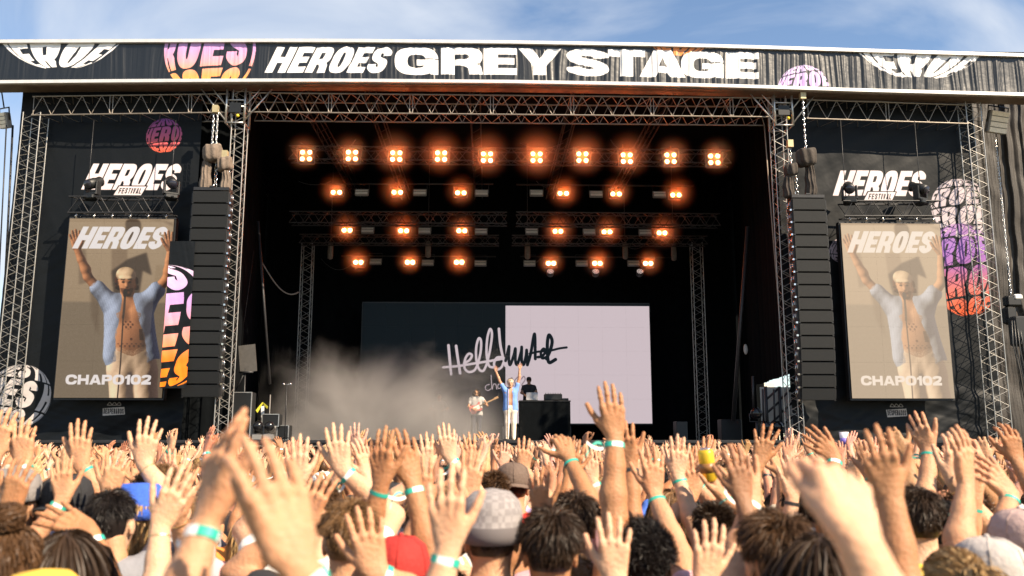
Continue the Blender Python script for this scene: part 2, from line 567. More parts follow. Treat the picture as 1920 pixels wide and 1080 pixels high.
def print_mat(name, im, rough=0.5, emit=0.0, base=1.0, spec=0.5, bump=0.0, bscale=30, lines=None):
    m = bpy.data.materials.new(name); m.use_nodes = True; nt = m.node_tree; b = nt.nodes['Principled BSDF']
    uv = nt.nodes.new('ShaderNodeUVMap'); t = nt.nodes.new('ShaderNodeTexImage'); t.image = im; t.extension = 'EXTEND'
    nt.links.new(uv.outputs['UV'], t.inputs['Vector'])
    b.inputs['Roughness'].default_value = rough; b.inputs['Specular IOR Level'].default_value = spec
    if emit:
        src = t.outputs['Color']
        if lines:
            wv = nt.nodes.new('ShaderNodeTexWave'); wv.wave_type = 'BANDS'; wv.bands_direction = 'Y'; wv.inputs['Scale'].default_value = lines
            nt.links.new(uv.outputs['UV'], wv.inputs['Vector'])
            mr = nt.nodes.new('ShaderNodeMapRange'); mr.inputs['To Min'].default_value = .90; mr.inputs['To Max'].default_value = 1.04
            nt.links.new(wv.outputs['Fac'], mr.inputs['Value'])
            mm = nt.nodes.new('ShaderNodeVectorMath'); mm.operation = 'SCALE'
            nt.links.new(src, mm.inputs[0]); nt.links.new(mr.outputs['Result'], mm.inputs['Scale']); src = mm.outputs['Vector']
        nt.links.new(src, b.inputs['Emission Color']); b.inputs['Emission Strength'].default_value = emit
        b.inputs['Base Color'].default_value = (base, base, base, 1)
    else:
        mm = nt.nodes.new('ShaderNodeVectorMath'); mm.operation = 'SCALE'; mm.inputs['Scale'].default_value = base
        nt.links.new(t.outputs['Color'], mm.inputs[0]); nt.links.new(mm.outputs['Vector'], b.inputs['Base Color'])
    if bump:
        co = nt.nodes.new('ShaderNodeTexCoord'); n2 = nt.nodes.new('ShaderNodeTexNoise'); n2.inputs['Scale'].default_value = bscale
        nt.links.new(co.outputs['Object'], n2.inputs['Vector']); bp = nt.nodes.new('ShaderNodeBump'); bp.inputs['Strength'].default_value = bump; bp.inputs['Distance'].default_value = .05
        nt.links.new(n2.outputs['Fac'], bp.inputs['Height']); nt.links.new(bp.outputs['Normal'], b.inputs['Normal'])
    return m
# ------------------------------------------------------------------ people: one continuous surface per body, grown from joints
def V(*a):
    return np.array(a, float)

def nrm(v):
    v = np.asarray(v, float)
    return v / (np.linalg.norm(v) + 1e-12)

def rot(v, axis, ang):
    axis = nrm(axis)
    return v * math.cos(ang) + np.cross(axis, v) * math.sin(ang) + axis * np.dot(axis, v) * (1 - math.cos(ang))

def grow(prims, vox, adapt=0.0):
    """prims: (p0, r0, p1, r1, blend) tapered limbs, or ('e', centre, radii, axes, blend). Returns verts, faces of one blended surface."""
    lo = np.full(3, 1e9); hi = -lo
    for p in prims:
        if isinstance(p[0], str):
            m = max(p[2]); lo = np.minimum(lo, p[1] - m); hi = np.maximum(hi, p[1] + m)
        else:
            for q, r in ((p[0], p[1]), (p[2], p[3])):
                lo = np.minimum(lo, q - r); hi = np.maximum(hi, q + r)
    lo -= 4 * vox; hi += 4 * vox
    n = np.ceil((hi - lo) / vox).astype(int) + 1
    far = 3 * vox
    D = np.full(n, far, np.float32)
    ax = [np.arange(n[i], dtype=np.float32) * vox + lo[i] for i in range(3)]
    for p in prims:
        k = p[-1]; mg = k + far
        if isinstance(p[0], str):
            m = max(p[2]); b0, b1 = p[1] - m - mg, p[1] + m + mg
        else:
            b0 = np.minimum(p[0] - p[1], p[2] - p[3]) - mg; b1 = np.maximum(p[0] + p[1], p[2] + p[3]) + mg
        i0 = np.clip(np.floor((b0 - lo) / vox).astype(int), 0, n - 1); i1 = np.clip(np.ceil((b1 - lo) / vox).astype(int) + 1, 1, n)
        s = tuple(slice(i0[i], i1[i]) for i in range(3))
        x = ax[0][s[0]][:, None, None]; y = ax[1][s[1]][None, :, None]; z = ax[2][s[2]][None, None, :]
        if isinstance(p[0], str):
            c, r, A = p[1], p[2], p[3]
            dx, dy, dz = x - c[0], y - c[1], z - c[2]
            q = 0
            g = 0
            for i in range(3):
                t = (dx * A[i][0] + dy * A[i][1] + dz * A[i][2])
                q = q + (t / r[i]) ** 2; g = g + (t / r[i] ** 2) ** 2
            q = np.sqrt(q); d = q * (q - 1) / (np.sqrt(g) + 1e-6)
        else:
            a, r0, b, r1 = p[0], p[1], p[2], p[3]
            ab = b - a; L = max(float(ab @ ab), 1e-9)
            dx, dy, dz = x - a[0], y - a[1], z - a[2]
            t = np.clip((dx * ab[0] + dy * ab[1] + dz * ab[2]) / L, 0, 1)
            d = np.sqrt((dx - t * ab[0]) ** 2 + (dy - t * ab[1]) ** 2 + (dz - t * ab[2]) ** 2) - (r0 + t * (r1 - r0))
        d = d.astype(np.float32); o = D[s]
        h = np.maximum(k - np.abs(o - d), 0) / max(k, 1e-6)
        D[s] = np.minimum(o, d) - h * h * k * 0.25
    g = vdb.FloatGrid(far)
    g.copyFromArray(np.clip(D, -far, far))
    pts, tri, quad = g.convertToPolygons(isovalue=0, adaptivity=adapt)
    pts = pts * vox + lo
    faces = [tuple(int(i) for i in f) for f in tri] + [tuple(int(i) for i in f) for f in quad]
    return pts, faces

def hand_prims(w, d, n, side, curl=0.15, spread=1.0, thumb=0.7, sc=1.03, curls=None):
    """w wrist, d direction of the fingers, n direction the palm faces, side 'L' or 'R'."""
    d = nrm(d); n = nrm(n - d * np.dot(n, d)); x = np.cross(d, n) * (1 if side == 'R' else -1)
    P = []
    base = ((.033, .090, .072, .18), (.0112, .097, .080, .05), (-.011, .092, .075, -.08), (-.032, .079, .058, -.24))
    for i, (bx, bd, L, sp) in enumerate(base):
        b = w + (x * bx + d * bd) * sc
        P.append((w + (x * bx * .55 + d * .012) * sc, .0135 * sc, b, .0108 * sc, .012))
        P.append((w + (x * bx * .5 + d * .028 - n * .0085) * sc, .0042 * sc, b - n * .0095 * sc, .0050 * sc, .005))
        P.append((b - n * .005 * sc, .0102 * sc, b - n * .005 * sc + d * .002, .0102 * sc, .004))
        c = (curls[i] if curls else curl)
        fd = nrm(d + x * sp * spread); axis = np.cross(fd, n)
        fd = rot(fd, axis, c * .7)
        q = b; r = .0086 * sc if i < 3 else .0076 * sc
        for l, dc, rr in ((.46, 1.0, .93), (.30, .8, .88), (.24, 0, .86)):
            e = q + fd * L * l * sc
            P.append((q, r, e, r * rr, .004)); q = e; r *= rr
            if dc: P.append((q - n * .001, r * 1.10, q - n * .001 + fd * .001, r * 1.10, .004))
            fd = rot(fd, axis, c * dc)
    t0 = w + (x * .020 + d * .018 + n * .006) * sc
    td = nrm(x * math.sin(thumb) + d * math.cos(thumb) + n * .25)
    t1 = t0 + td * .046 * sc; P.append((t0, .0165 * sc, t1, .0120 * sc, .012))
    td = nrm(td + d * .35); t2 = t1 + td * .035 * sc; P.append((t1, .0112 * sc, t2, .0098 * sc, .005))
    td = nrm(td + d * .25); t3 = t2 + td * .027 * sc; P.append((t2, .0098 * sc, t3, .0080 * sc, .004))
    P.append((w + (-x * .022 + d * .02 + n * .004) * sc, .015 * sc, w + (-x * .026 + d * .06 + n * .003) * sc, .012 * sc, .012))
    return P

def ik(s, w, pole, a, b):
    v = w - s; L = np.linalg.norm(v)
    if L > (a + b) * .995:
        k = L / ((a + b) * .995); a *= k; b *= k
    u = v / L; c = (a * a + L * L - b * b) / (2 * L); h = math.sqrt(max(a * a - c * c, 0))
    pole = nrm(pole - u * np.dot(pole, u))
    return s + u * c + pole * h

def arm_prims(s, w, side, d, n, pole, bulk=1.0, **hk):
    e = ik(s, w, pole, .30, .265)
    f = nrm(w - e); x = np.cross(f, nrm(n - f * np.dot(n, f)))
    P = [(s, .058 * bulk, s + (e - s) * .45, .047 * bulk, .03), (s + (e - s) * .45, .047 * bulk, e, .038 * bulk, .02)]
    m = e + (w - e) * .26
    P += [(e, .038 * bulk, m + x * .006, .0425 * bulk, .02), (m + x * .006, .0425 * bulk, e + (w - e) * .62, .0335 * bulk, .02)]
    for q in (-1, 1):
        P.append((e + (w - e) * .62 + x * q * .004, .0315 * bulk, w + x * q * .0085, .0205 * bulk, .012))
    return P + hand_prims(w, d, n, side, **hk), e

def torso_prims(sl, sr, wide=1.0):
    P = []
    for q, s in ((-1, sl), (1, sr)):
        P.append((V(q * .085 * wide, 0, 1.36), .105 * wide, V(q * .075 * wide, .0, 1.08), .095 * wide, .06))
        P.append((V(q * .075 * wide, 0, 1.08), .095 * wide, V(q * .085 * wide, -.01, .90), .115 * wide, .06))
        P.append((V(0, -.01, 1.43), .070, s, .058, .05))
    P.append((V(0, -.01, 1.40), .075, V(0, .012, 1.56), .053, .03))
    return P

def head_prims(c=None):
    c = V(0, .03, 1.64) if c is None else c
    I = (V(1, 0, 0), V(0, 1, 0), V(0, 0, 1))
    return [('e', c + V(0, -.008, .018), (.073, .092, .092), I, .02), ('e', c + V(0, .028, -.035), (.058, .060, .082), I, .03),
            (c + V(0, .082, .0), .011, c + V(0, .102, -.034), .013, .012),
            (c + V(-.03, .083, .012), .011, c + V(.03, .083, .012), .011, .015),
            (c + V(-.018, .083, -.066), .009, c + V(.018, .083, -.066), .009, .008),
            (c + V(-.016, .076, -.098), .016, c + V(.016, .076, -.098), .016, .02),
            ('e', c + V(-.077, -.004, -.012), (.009, .020, .031), I, .006), ('e', c + V(.077, -.004, -.012), (.009, .020, .031), I, .006)]

def shoulders(la, ra):
    out = []
    for q, a in ((-1, la), (1, ra)):
        up = a is not None and a['w'][2] > 1.5
        out.append(V(q * (.165 if up else .185), .0, 1.455 if up else 1.405))
    return out
# ------------------------------------------------------------------ materials of the stage
ALU = mat('aluminium', (0.50, 0.49, 0.47), 0.38, 0.85, 0.18, 14)
ALU_DK = mat('black_steel', (0.025, 0.025, 0.027), 0.45, 0.3, 0.2, 10)
CLOTH = mat('black_cloth', (0.0035, 0.0045, 0.0055), 0.9, 0, 0.35, 3, 0.3, 22, spec=.06)
SCRIM = mat('black_scrim', (0.024, 0.019, 0.015), 0.6, 0, 0.3, 5, 0.35, 30)
PLASTIC = mat('black_plastic', (0.005, 0.006, 0.007), 0.5, 0, 0.2, 20)
GRILLE = mat('black_grille', (0.0035, 0.005, 0.0065), 0.75, 0.2, 0.3, 60, 0.25, 150)
DECK = mat('black_plywood', (0.020, 0.020, 0.022), 0.55, 0, 0.4, 4, 0.2)
RAIL = mat('pale_aluminium_rail', (0.66, 0.64, 0.62), 0.42, 0.35, 0.12, 6)
CHROME = mat('bright_steel', (0.75, 0.74, 0.72), 0.22, 1.0)
BAG = mat('grey_brown_canvas', (0.15, 0.115, 0.09), 0.9, 0, 0.4, 9, 0.6, 26)
GRASS = mat('trampled_grass', (0.09, 0.085, 0.045), 0.9, 0, 0.5, 3, 0.5, 40)
STEELGREY = mat('grey_housing', (0.20, 0.19, 0.18), 0.5, 0.1, 0.2, 8)
WHITEPLATE = mat('pale_lamp_face', (0.62, 0.56, 0.50), 0.45, 0, 0.12, 60)

def PA(px, py, Y):
    q = P(np.asarray(px, float), np.asarray(py, float), Y) if np.isscalar(px) else None
    if q is not None: return q
    r, u = (px - 960) / FPX, (540 - py) / FPX
    f = _cp - u * _sp; z = _sp + u * _cp
    dx, dy = r * _cy + f * _sy, -r * _sy + f * _cy
    t = Y / dy
    return CAM[0] + dx * t, np.zeros_like(dx) + Y, CAM[2] + z * t

# ------------------------------------------------------------------ ground
me = grid_mesh('ground', lambda u, v: ((u - .5) * 900, (v - .3) * 900, 0 * u), 3, 3)
tag(link('ground', me, GRASS), 'trampled festival field below the crowd', None, None, 'structure')

# ------------------------------------------------------------------ truss builder
def unit_bar(r, L, n=6):
    b = MB(); b.tube([(0, 0, 0), (0, 0, L)], r, n, caps=False)
    return b

def truss(name, label, p0, p1, w, h, bay, rc, rb, group=None, m=None, up=(0, 0, 1), cat='truss', faces=('front',), joints=0):
    """box truss from p0 to p1: four chords, zigzag braces on four sides. Braces of the sides named in faces are parts, the rest one part."""
    m = m or ALU
    p0 = np.asarray(p0, float); p1 = np.asarray(p1, float); t = p1 - p0; L = np.linalg.norm(t); t /= L
    up = np.asarray(up, float); s = np.cross(t, up); s /= np.linalg.norm(s); up = np.cross(s, t)
    root = thing(name, label, cat, p0, group)
    cor = {k: (a * w / 2, c * h / 2) for k, (a, c) in {'fb': (1, -1), 'ft': (1, 1), 'bt': (-1, 1), 'bb': (-1, -1)}.items()}
    # which side faces the camera (towards -y or, for uprights, towards -y too)
    def pt(k, d):
        a, c = cor[k]; return t * d + s * a + up * c
    cm = None
    for k in cor:
        if cm is None:
            b = MB(); b.tube([(0, 0, 0), t * L], rc, 8, caps=False); me_ = b.build('chord', m, root); me_.location = Vector(pt(k, 0)); cm = me_.data
        else:
            link('chord', cm, None, root, pt(k, 0))
    n = max(2, int(round(L / bay))); bl = L / n
    sides = {'side_a': ('fb', 'ft'), 'top': ('ft', 'bt'), 'side_b': ('bt', 'bb'), 'bottom': ('bb', 'fb')}
    # the front side is the one whose normal points most to -y
    def ny(q):
        a = (pt(q[0], 0) + pt(q[1], 0)) / 2; return a[1]
    order = sorted(sides.values(), key=ny)
    rest = MB()
    for si, (ka, kb) in enumerate(order):
        single = si < len(faces)
        cache = {}
        for i in range(n):
            d0, d1 = i * bl, (i + 1) * bl; mid = (d0 + d1) / 2
            for q, (da, db) in enumerate(((d0, mid), (mid, d1))):
                A, B = (pt(ka, da), pt(kb, db)) if q == 0 else (pt(kb, da), pt(ka, db))
                if single:
                    if q not in cache:
                        b = MB(); b.tube([(0, 0, 0), B - A], rb, 5, caps=False); o = b.build('brace', m, root); o.location = Vector(A); cache[q] = o.data
                    else: link('brace', cache[q], None, root, A)
                else: rest.tube([A, B], rb, 4, caps=False)
            if joints and i % joints == 0 and single:
                for dd in (-.045, .045):
                    if 0 <= d0 + dd <= L: rest.tube([pt(ka, d0 + dd), pt(kb, d0 + dd)], rb * 1.15, 5, caps=False)
    tag(rest.build('lattice', m, root), kind='stuff')
    return root

# ------------------------------------------------------------------ fascia banner under the sky
FY = 24.6
fx = np.array([-160, 0, 240, 480, 640, 960, 1280, 1440, 1600, 1920, 2080.])
ft = np.array([81, 79.5, 78.5, 78, 78, 81, 86.5, 91, 96, 105.5, 110.5])
fb = np.array([152.5, 150.5, 148.5, 147.5, 147.5, 150, 155.5, 160, 165.5, 174, 178])
S_ = 1.6; X0P, X1P = -160, 2080
cv = Canvas(int((X1P - X0P) * S_), 112, (9, 12, 15))
def fc(px, py):
    a, b = np.interp(px, fx, ft), np.interp(px, fx, fb)
    return (px - X0P) * S_, (py - a) / (b - a) * 112
def fbox(x0, y0, x1, y1):
    a = fc(x0, y0); b = fc(x1, y1); return a[0], a[1], b[0], b[1]
W_ = (250, 246, 244)
GR = grad([(0, (196, 150, 225)), (60, (238, 160, 170)), (112, (255, 160, 70))])
def fglobe(cx, cy, R, col, rows, **k):
    x, y = fc(cx, cy); globe(cv, x, y, R * S_, col, rows, **k)
fglobe(114, -20, 150, W_, 4, tilt=.0, turn=-.1)
fglobe(393, 94, 87, GR, 3, tilt=.06, turn=-1.05)
fglobe(1273, 30, 78, (255, 150, 70), 4, turn=.3)
fglobe(1508, 172, 50, grad([(60, (214, 190, 236)), (112, (200, 160, 225))]), 4, tilt=.2, turn=.2)
fglobe(1724, -8, 160, W_, 4, turn=.1)
heroes(cv, *fbox(496, 88, 741, 137), W_)
for ch, a, b, t_, bt in (('G', 740, 822, 89, 140), ('R', 827, 906, 89, 140), ('E', 907, 969, 89.5, 140.5), ('Y', 971, 1053, 90, 141), ('S', 1063, 1141, 91, 143), ('T', 1140, 1210, 92.5, 144), ('A', 1199, 1286, 93.5, 145.5), ('G', 1277, 1357, 96, 147), ('E', 1361, 1422, 97.5, 148.5)):
    tx = .40 if ch not in 'SEA' else .44
    draw_text(cv, ch, *fbox(a, t_, b, bt), WIDE, tx, .27 if ch not in 'E' else .25, 0, W_)
FAS = print_mat('printed_black_vinyl', cv.image('fascia_print', 'fascia_print') if False else cv.image('fascia_print'), 0.40, base=.92, spec=.75, bump=.15, bscale=5)

def fascia_fn(u, v):
    px = X0P + (X1P - X0P) * u
    a, b = np.interp(px, fx, ft), np.interp(px, fx, fb)
    py = b + (a - b) * v
    X, Y, Z = PA(px, py, FY)
    amp = np.interp(px, [0, 450, 700, 1000, 1300, 1920], [.008, .009, .013, .017, .019, .020])
    s = X * 5.4 + .11 * np.clip(X - 2, 0, 20) ** 2 * 1.6 + .55 * fbm1(X * .8 + v * .55, 5, 2) + .35 * v * fbm1(X * .9, 8, 2)
    f = fbm1(s, 3, 4, 1.0, .55)
    f2 = fbm1(X * 11 + v * .4, 9, 2)
    edge = .35 + .65 * np.sin(np.pi * np.clip(v, .03, .97)) ** .5
    Yd = Y - amp * (1.5 * f * edge + .35 * f2 * (1 - edge + .3))
    return X, Yd, Z
fas = link('fascia_banner', grid_mesh('fascia_banner', fascia_fn, 2000, 14), FAS)
tag(fas, 'long rippled black banner with the big white stage lettering along the roof edge', 'banner')
def edge_pts(yv, off, Y):
    return [P(float(x), float(np.interp(x, fx, yv) + off), Y) for x in np.linspace(X0P, X1P, 25)]
def rail(name, yv, off0, off1, Y, d, m):
    A, B = edge_pts(yv, off0, Y), edge_pts(yv, off1, Y); b = MB(); v = []
    for p, q in zip(A, B): v += [p, q, q + (0, d, 0), p + (0, d, 0)]
    f = []
    for i in range(len(A) - 1):
        for k in range(4): f.append((i * 4 + k, i * 4 + (k + 1) % 4, i * 4 + 4 + (k + 1) % 4, i * 4 + 4 + k))
    b.add(v, f); return b.build(name, m, fas)
rail('top_rail', ft, -5.5, .4, FY - .09, .22, RAIL)
rail('bottom_rail', fb, -.4, 5.5, FY - .09, .12, RAIL)
rail('lower_track', fb, 5.7, 10.5, FY + .035, .5, mat('bronze_track', (0.17, 0.12, 0.09), .5, .4, .3, 5))

# ------------------------------------------------------------------ stage roof
root = thing('stage_roof', 'dark stage roof above the lighting rig behind the fascia banner', 'roof', (0, 31, 12.9))
b = MB(); za = P(960, 76, FY)[2]
b.box((.6, 31.85, za - 12.9 - .1 + 0), (31.6, 14.0, .10)); b.v = [(x, y - 31, z) for x, y, z in b.v]
b.build('roof_sheet', CLOTH, root)
for px in (690, 890, 1085, 1262, 330, 560, 1580, 1740):
    q = P(px, 168, 25.1)
    b = MB()
    for dx in (-.16, .16):
        b.tube([(q[0] + dx, 25.3, q[2] + .16), (q[0] + dx, 37.5, q[2] + .5)], .024, 5); b.tube([(q[0] + dx, 25.3, q[2] - .06), (q[0] + dx, 37.5, q[2] + .1)], .024, 5)
    for i in range(14):
        y0 = 25.4 + i * .85; b.tube([(q[0] - .16, y0, q[2] - .06), (q[0] + .16, y0 + .05, q[2] + .16)], .014, 4); b.tube([(q[0] - .16, y0, q[2] + .16), (q[0] - .16, y0 + .45, q[2] - .03)], .014, 4)
    b.v = [(x, y - 31, z - 12.9) for x, y, z in b.v]
    b.build('rafter', ALU_DK, root)

# ------------------------------------------------------------------ front trusses and towers
TY = 25.0
def truss_line(name, label, x0, x1, yt0, yt1, yb0, yb1, bay, joints, group):
    a = (P(x0, yt0, TY) + P(x0, yb0, TY)) / 2; c = (P(x1, yt1, TY) + P(x1, yb1, TY)) / 2
    h = P(x0, yt0, TY)[2] - P(x0, yb0, TY)[2]
    off = np.array((0, .36, 0))
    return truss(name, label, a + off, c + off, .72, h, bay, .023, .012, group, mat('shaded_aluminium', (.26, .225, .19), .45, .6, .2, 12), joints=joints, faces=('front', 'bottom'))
GT = 'roof edge trusses under the fascia'
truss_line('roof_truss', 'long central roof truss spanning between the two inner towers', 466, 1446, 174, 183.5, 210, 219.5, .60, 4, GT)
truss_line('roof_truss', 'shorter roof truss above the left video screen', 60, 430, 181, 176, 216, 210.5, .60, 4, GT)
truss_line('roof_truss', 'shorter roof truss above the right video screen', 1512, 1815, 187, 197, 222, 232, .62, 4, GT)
GW = 'aluminium truss towers of the stage'
def tower(label, px, py, w, top_py, Y=25.0, zb=0.0, bay=.44, r=.018, rb=.0088, group=GW):
    q = P(px, py, Y); zt = P(px, top_py, Y)[2]
    return truss('truss_tower', label, (q[0], Y + w / 2, zb), (q[0], Y + w / 2, zt), w, w, bay, r, rb, group, mat('tower_aluminium', (.36, .345, .32), .42, .75, .2, 12), up=(0, 1, 0), cat='tower', faces=('f', 's'))
tower('outermost left aluminium lattice tower beside the left video screen', 57, 240, .50, 210)
tower('inner left lattice tower behind the left speaker column', 446, 240, .38, 165)
tower('inner right lattice tower behind the right speaker column', 1463, 240, .40, 172)
tower('outermost right lattice tower beside the tall coloured ball print', 1830, 255, .46, 190)
tower('slim lattice tower standing in the smoke at rear left of the stage', 574, 500, .42, 455, 34.5, 2.1, .50, .020, .010)
tower('slim lattice tower standing in the dark at rear right of the stage', 1309, 500, .42, 455, 34.5, 2.1, .50, .020, .010)
# tower head blocks
for lab, px, py in (('dark sleeve block on top of the inner left tower', 447, 200), ('dark sleeve block on top of the inner right tower', 1463, 205)):
    q = P(px, py, 25.2); root = thing('tower_head', lab, 'tower head', q, 'sleeve blocks on the inner towers')
    b = MB()
    for dx in (-.27, .27):
        for dy in (-.27, .27): b.tube([(dx, dy, -.62), (dx, dy, .62)], .035, 6)
    for z in (-.6, -.1, .1, .6):
        for a, c in (((-.27, -.27), (.27, -.27)), ((.27, -.27), (.27, .27)), ((.27, .27), (-.27, .27)), ((-.27, .27), (-.27, -.27))): b.tube([(*a, z), (*c, z)], .026, 6)
    b.build('sleeve_frame', ALU, root)
    for s in (-1, 1):
        b = MB(); b.tube([(s * .27, -.28, -.55), (s * 1.05, -.28, .45)], .024, 6); b.tube([(s * .27, -.28, -.1), (s * .75, -.28, .5)], .018, 6); b.build('corner_brace', ALU, root)
    b = MB(); b.box((0, -.30, -.15), (.34, .05, .30)); b.build('motor_box', PLASTIC, root)
    b = MB(); b.ball((.10, -.36, -.42), (.05, .05, .05)); b.build('warning_lamp', mat('yellow_plastic', (.75, .55, .03), .4), root)

# ------------------------------------------------------------------ stage deck
root = thing('stage_deck', 'black stage platform with cloth skirt the singer stands on', 'stage', (0.7, 31, 0))
b = MB(); b.box((0, .1, 2.02), (31, 12.8, .16)); b.build('deck_board', DECK, root)
def skirt_fn(u, v):
    X = (u - .5) * 31
    return X, -6.32 - .05 * fbm1(X * 3 + v * .3, 21, 3) - .06 * (1 - v), v * 1.93 + .005
link('skirt', grid_mesh('skirt', skirt_fn, 500, 5), CLOTH, root)
b = MB(); b.box((0, -6.36, 2.055), (30, .05, .06)); b.build('edge_rail', ALU_DK, root)
for px in (655, 778, 860, 1035, 1180, 1560):
    q = P(px, 843, 24.4)
    t = thing('stage_monitor', 'low black monitor wedge at the stage lip, %s' % {655: 'leftmost of the row', 778: 'second from the left', 860: 'left of the singer', 1035: 'right of the singer', 1180: 'below the pale video wall', 1560: 'below the right speaker column'}[px], 'speaker', (q[0], 24.35, 1.22), 'monitor wedges along the stage lip')
    b = MB(); b.rbox((0, 0, .33), (.95, .5, .66), .03); b.build('cabinet', PLASTIC, t)
    b = MB(); b.box((0, -.262, .34), (.84, .02, .52)); b.build('grille', GRILLE, t)
    b = MB()
    for dx in (-.4, .4):
        b.box((dx, 0, -.61), (.05, .4, 1.22))
    b.build('stand', ALU_DK, t)

# ------------------------------------------------------------------ wing banners with print
def wing(name, label, x0, x1, y0, y1, Y, zlow, prints, seed):
    a, c = P(x0, (y0 + y1) / 2, Y), P(x1, (y0 + y1) / 2, Y); X0, X1 = a[0], c[0]
    Z1, Zp = P((x0 + x1) / 2, y0, Y)[2], zlow
    s = 80.0
    cv = Canvas(int((X1 - X0) * s), int((Z1 - Zp) * s), (11, 15, 19), 2)
    def pc(px, py):
        q = P(px, py, Y); return (q[0] - X0) * s, (Z1 - q[2]) * s
    prints(cv, pc, s * Y / FPX)
    im = cv.image(name + '_print')
    m = print_mat(name + '_vinyl', im, .55, base=.9, spec=.22, bump=.2, bscale=3)
    def fn(u, v):
        X = X0 + (X1 - X0) * u; Z = Zp + (Z1 - Zp) * v
        d = .018 * fbm1(X * .9 + Z * .35, seed, 3) + .010 * fbm1(Z * 2.2 - X * 1.3, seed + 1, 3)
        low = np.clip((4.3 - Z) / 2.5, 0, 1)
        d = d + low * (.06 * fbm1(Z * 1.8 + X * .5, seed + 2, 4) + .05 * fbm1(X * 1.1 - Z * 2.0, seed + 3, 3))
        return X, Y - d, Z
    o = link('wing_banner', grid_mesh('wing_banner', fn, 160, 260), m)
    return tag(o, label, 'banner', 'printed wing banners beside the stage opening')
LW = (226, 212, 214)
def pbox(pc, x0, y0, x1, y1):
    a = pc((x0 + x1) / 2, y0); b_ = pc((x0 + x1) / 2, y1)
    l = pc(x0, (y0 + y1) / 2)[0]; r = pc(x1, (y0 + y1) / 2)[0]
    return l, a[1], r, b_[1]
def festival_logo(cv, pc, x0, y0, x1, y1, fx0, fy0, fx1, fy1):
    heroes(cv, *pbox(pc, x0, y0, x1, y1), LW)
    l, t_, r, bt = pbox(pc, fx0, fy0, fx1, fy1); sl = (r - l) * .16
    o = 2.0
    cv.fill([[(l + sl - o, t_ - o), (r + o * 1.6, t_ - o), (r - sl + o, bt + o), (l - o * 1.6, bt + o)]], (11, 15, 19))
    cv.fill([[(l + sl, t_), (r, t_), (r - sl, bt), (l, bt)]], LW)
    draw_text(cv, 'FESTIVAL', l + (r - l) * .14, t_ + (bt - t_) * .2, r - (r - l) * .12, bt - (bt - t_) * .18, SMALL, .15, .17, .16, (30, 32, 36), .3)
def beer_logo(cv, pc, x, y, w, h):
    l, t_, r, bt = pbox(pc, x - w / 2, y - h / 2, x + w / 2, y + h / 2)
    tb = t_ + (bt - t_) * .36
    cv.fill([[(l, tb + 3), (r - 2, tb), (r, bt - 3), (l + 2, bt)]], (205, 196, 190))
    draw_text(cv, 'DESPERADOS', l + 3, tb + (bt - tb) * .2, r - 3, bt - (bt - tb) * .22, SMALL, .16, .18, .14, (40, 40, 42))
    for q in (-.2, 0, .2):
        cx = (l + r) / 2 + q * (r - l); cv.stroke([(cx - 5, tb - 4), (cx, t_ + 1), (cx + 5, tb - 4), (cx - 5, tb - 4)], 1.6, (205, 196, 190))
def left_prints(cv, pc, k):
    def gl(cx, cy, R, col, rows, **kw):
        x, y = pc(cx, cy); globe(cv, x, y, R * k, col, rows, **kw)
    y0, y1 = pc(306, 225)[1], pc(306, 290)[1]
    gl(307, 254, 35, grad([(y0, (150, 84, 160)), ((y0 + y1) / 2, (205, 100, 130)), (y1, (240, 96, 55))]), 3, tilt=.10, turn=.15)
    gl(424, 236, 16, (215, 190, 180), 3, tilt=-.2, turn=.2)
    festival_logo(cv, pc, 154, 307, 343, 356, 213, 349, 274, 366)
    y0, y1 = pc(330, 500)[1], pc(330, 725)[1]
    gl(268, 612, 116, grad([(y0, (232, 200, 235)), (y0 + (y1 - y0) * .35, (196, 150, 220)), (y0 + (y1 - y0) * .62, (244, 150, 130)), (y1 - (y1 - y0) * .2, (255, 120, 30)), (y1, (250, 130, 20))]), 3, tilt=.12, turn=-.4)
    gl(36, 742, 58, (196, 188, 186), 3, tilt=-.15, turn=-1.5)
    beer_logo(cv, pc, 214, 766, 44, 26)
def right_prints(cv, pc, k):
    def gl(cx, cy, R, col, rows, **kw):
        x, y = pc(cx, cy); globe(cv, x, y, R * k, col, rows, **kw)
    festival_logo(cv, pc, 1560, 320, 1741, 367, 1618, 360, 1680, 377)
    y0, y1 = pc(1800, 332)[1], pc(1800, 595)[1]
    gl(1802, 390, 60, (192, 178, 184), 4, tilt=.08, turn=-.45)
    x, y = pc(1806, 505)
    c2 = grad([(y0 + (y1 - y0) * .3, (172, 134, 176)), (y0 + (y1 - y0) * .5, (148, 104, 182)), (y0 + (y1 - y0) * .62, (152, 98, 168)), (y0 + (y1 - y0) * .8, (196, 104, 98)), (y1, (214, 84, 36))])
    globe(cv, x, y, 72 * k, c2, 4, tilt=.1, turn=-.2, ry=92 * k)
    gl(1577, 470, 24, (216, 196, 206), 3, tilt=-.2, turn=.3)
    beer_logo(cv, pc, 1681, 769, 40, 26)
WBY = 25.60
wing('left_banner', 'black wing banner with festival lettering behind the left video screen', 12, 362, 160, 800, WBY, .6, left_prints, 41)
wing('right_banner', 'black wing banner with a tall white and orange ball print behind the right screen', 1468, 1850, 165, 800, WBY, .6, right_prints, 61)
# outer scrim on the right
x0s, x1s = P(1842, 500, 27.6)[0], P(2060, 500, 27.6)[0]; zs = P(1900, 165, 27.6)[2]
def scrim_fn(u, v):
    X = x0s + (x1s - x0s) * u; Z = .3 + (zs - .3) * v
    return X, 27.6 - .11 * fbm1(X * 5.5 + .35 * fbm1(Z * 1.2, 71, 2), 72, 4) * .7 - .05 * fbm1(Z * .9 + X * .8, 73, 3), Z
tag(link('side_scrim', grid_mesh('side_scrim', scrim_fn, 140, 90), SCRIM), 'wrinkled brown black scrim hanging outside the right tower', 'curtain')

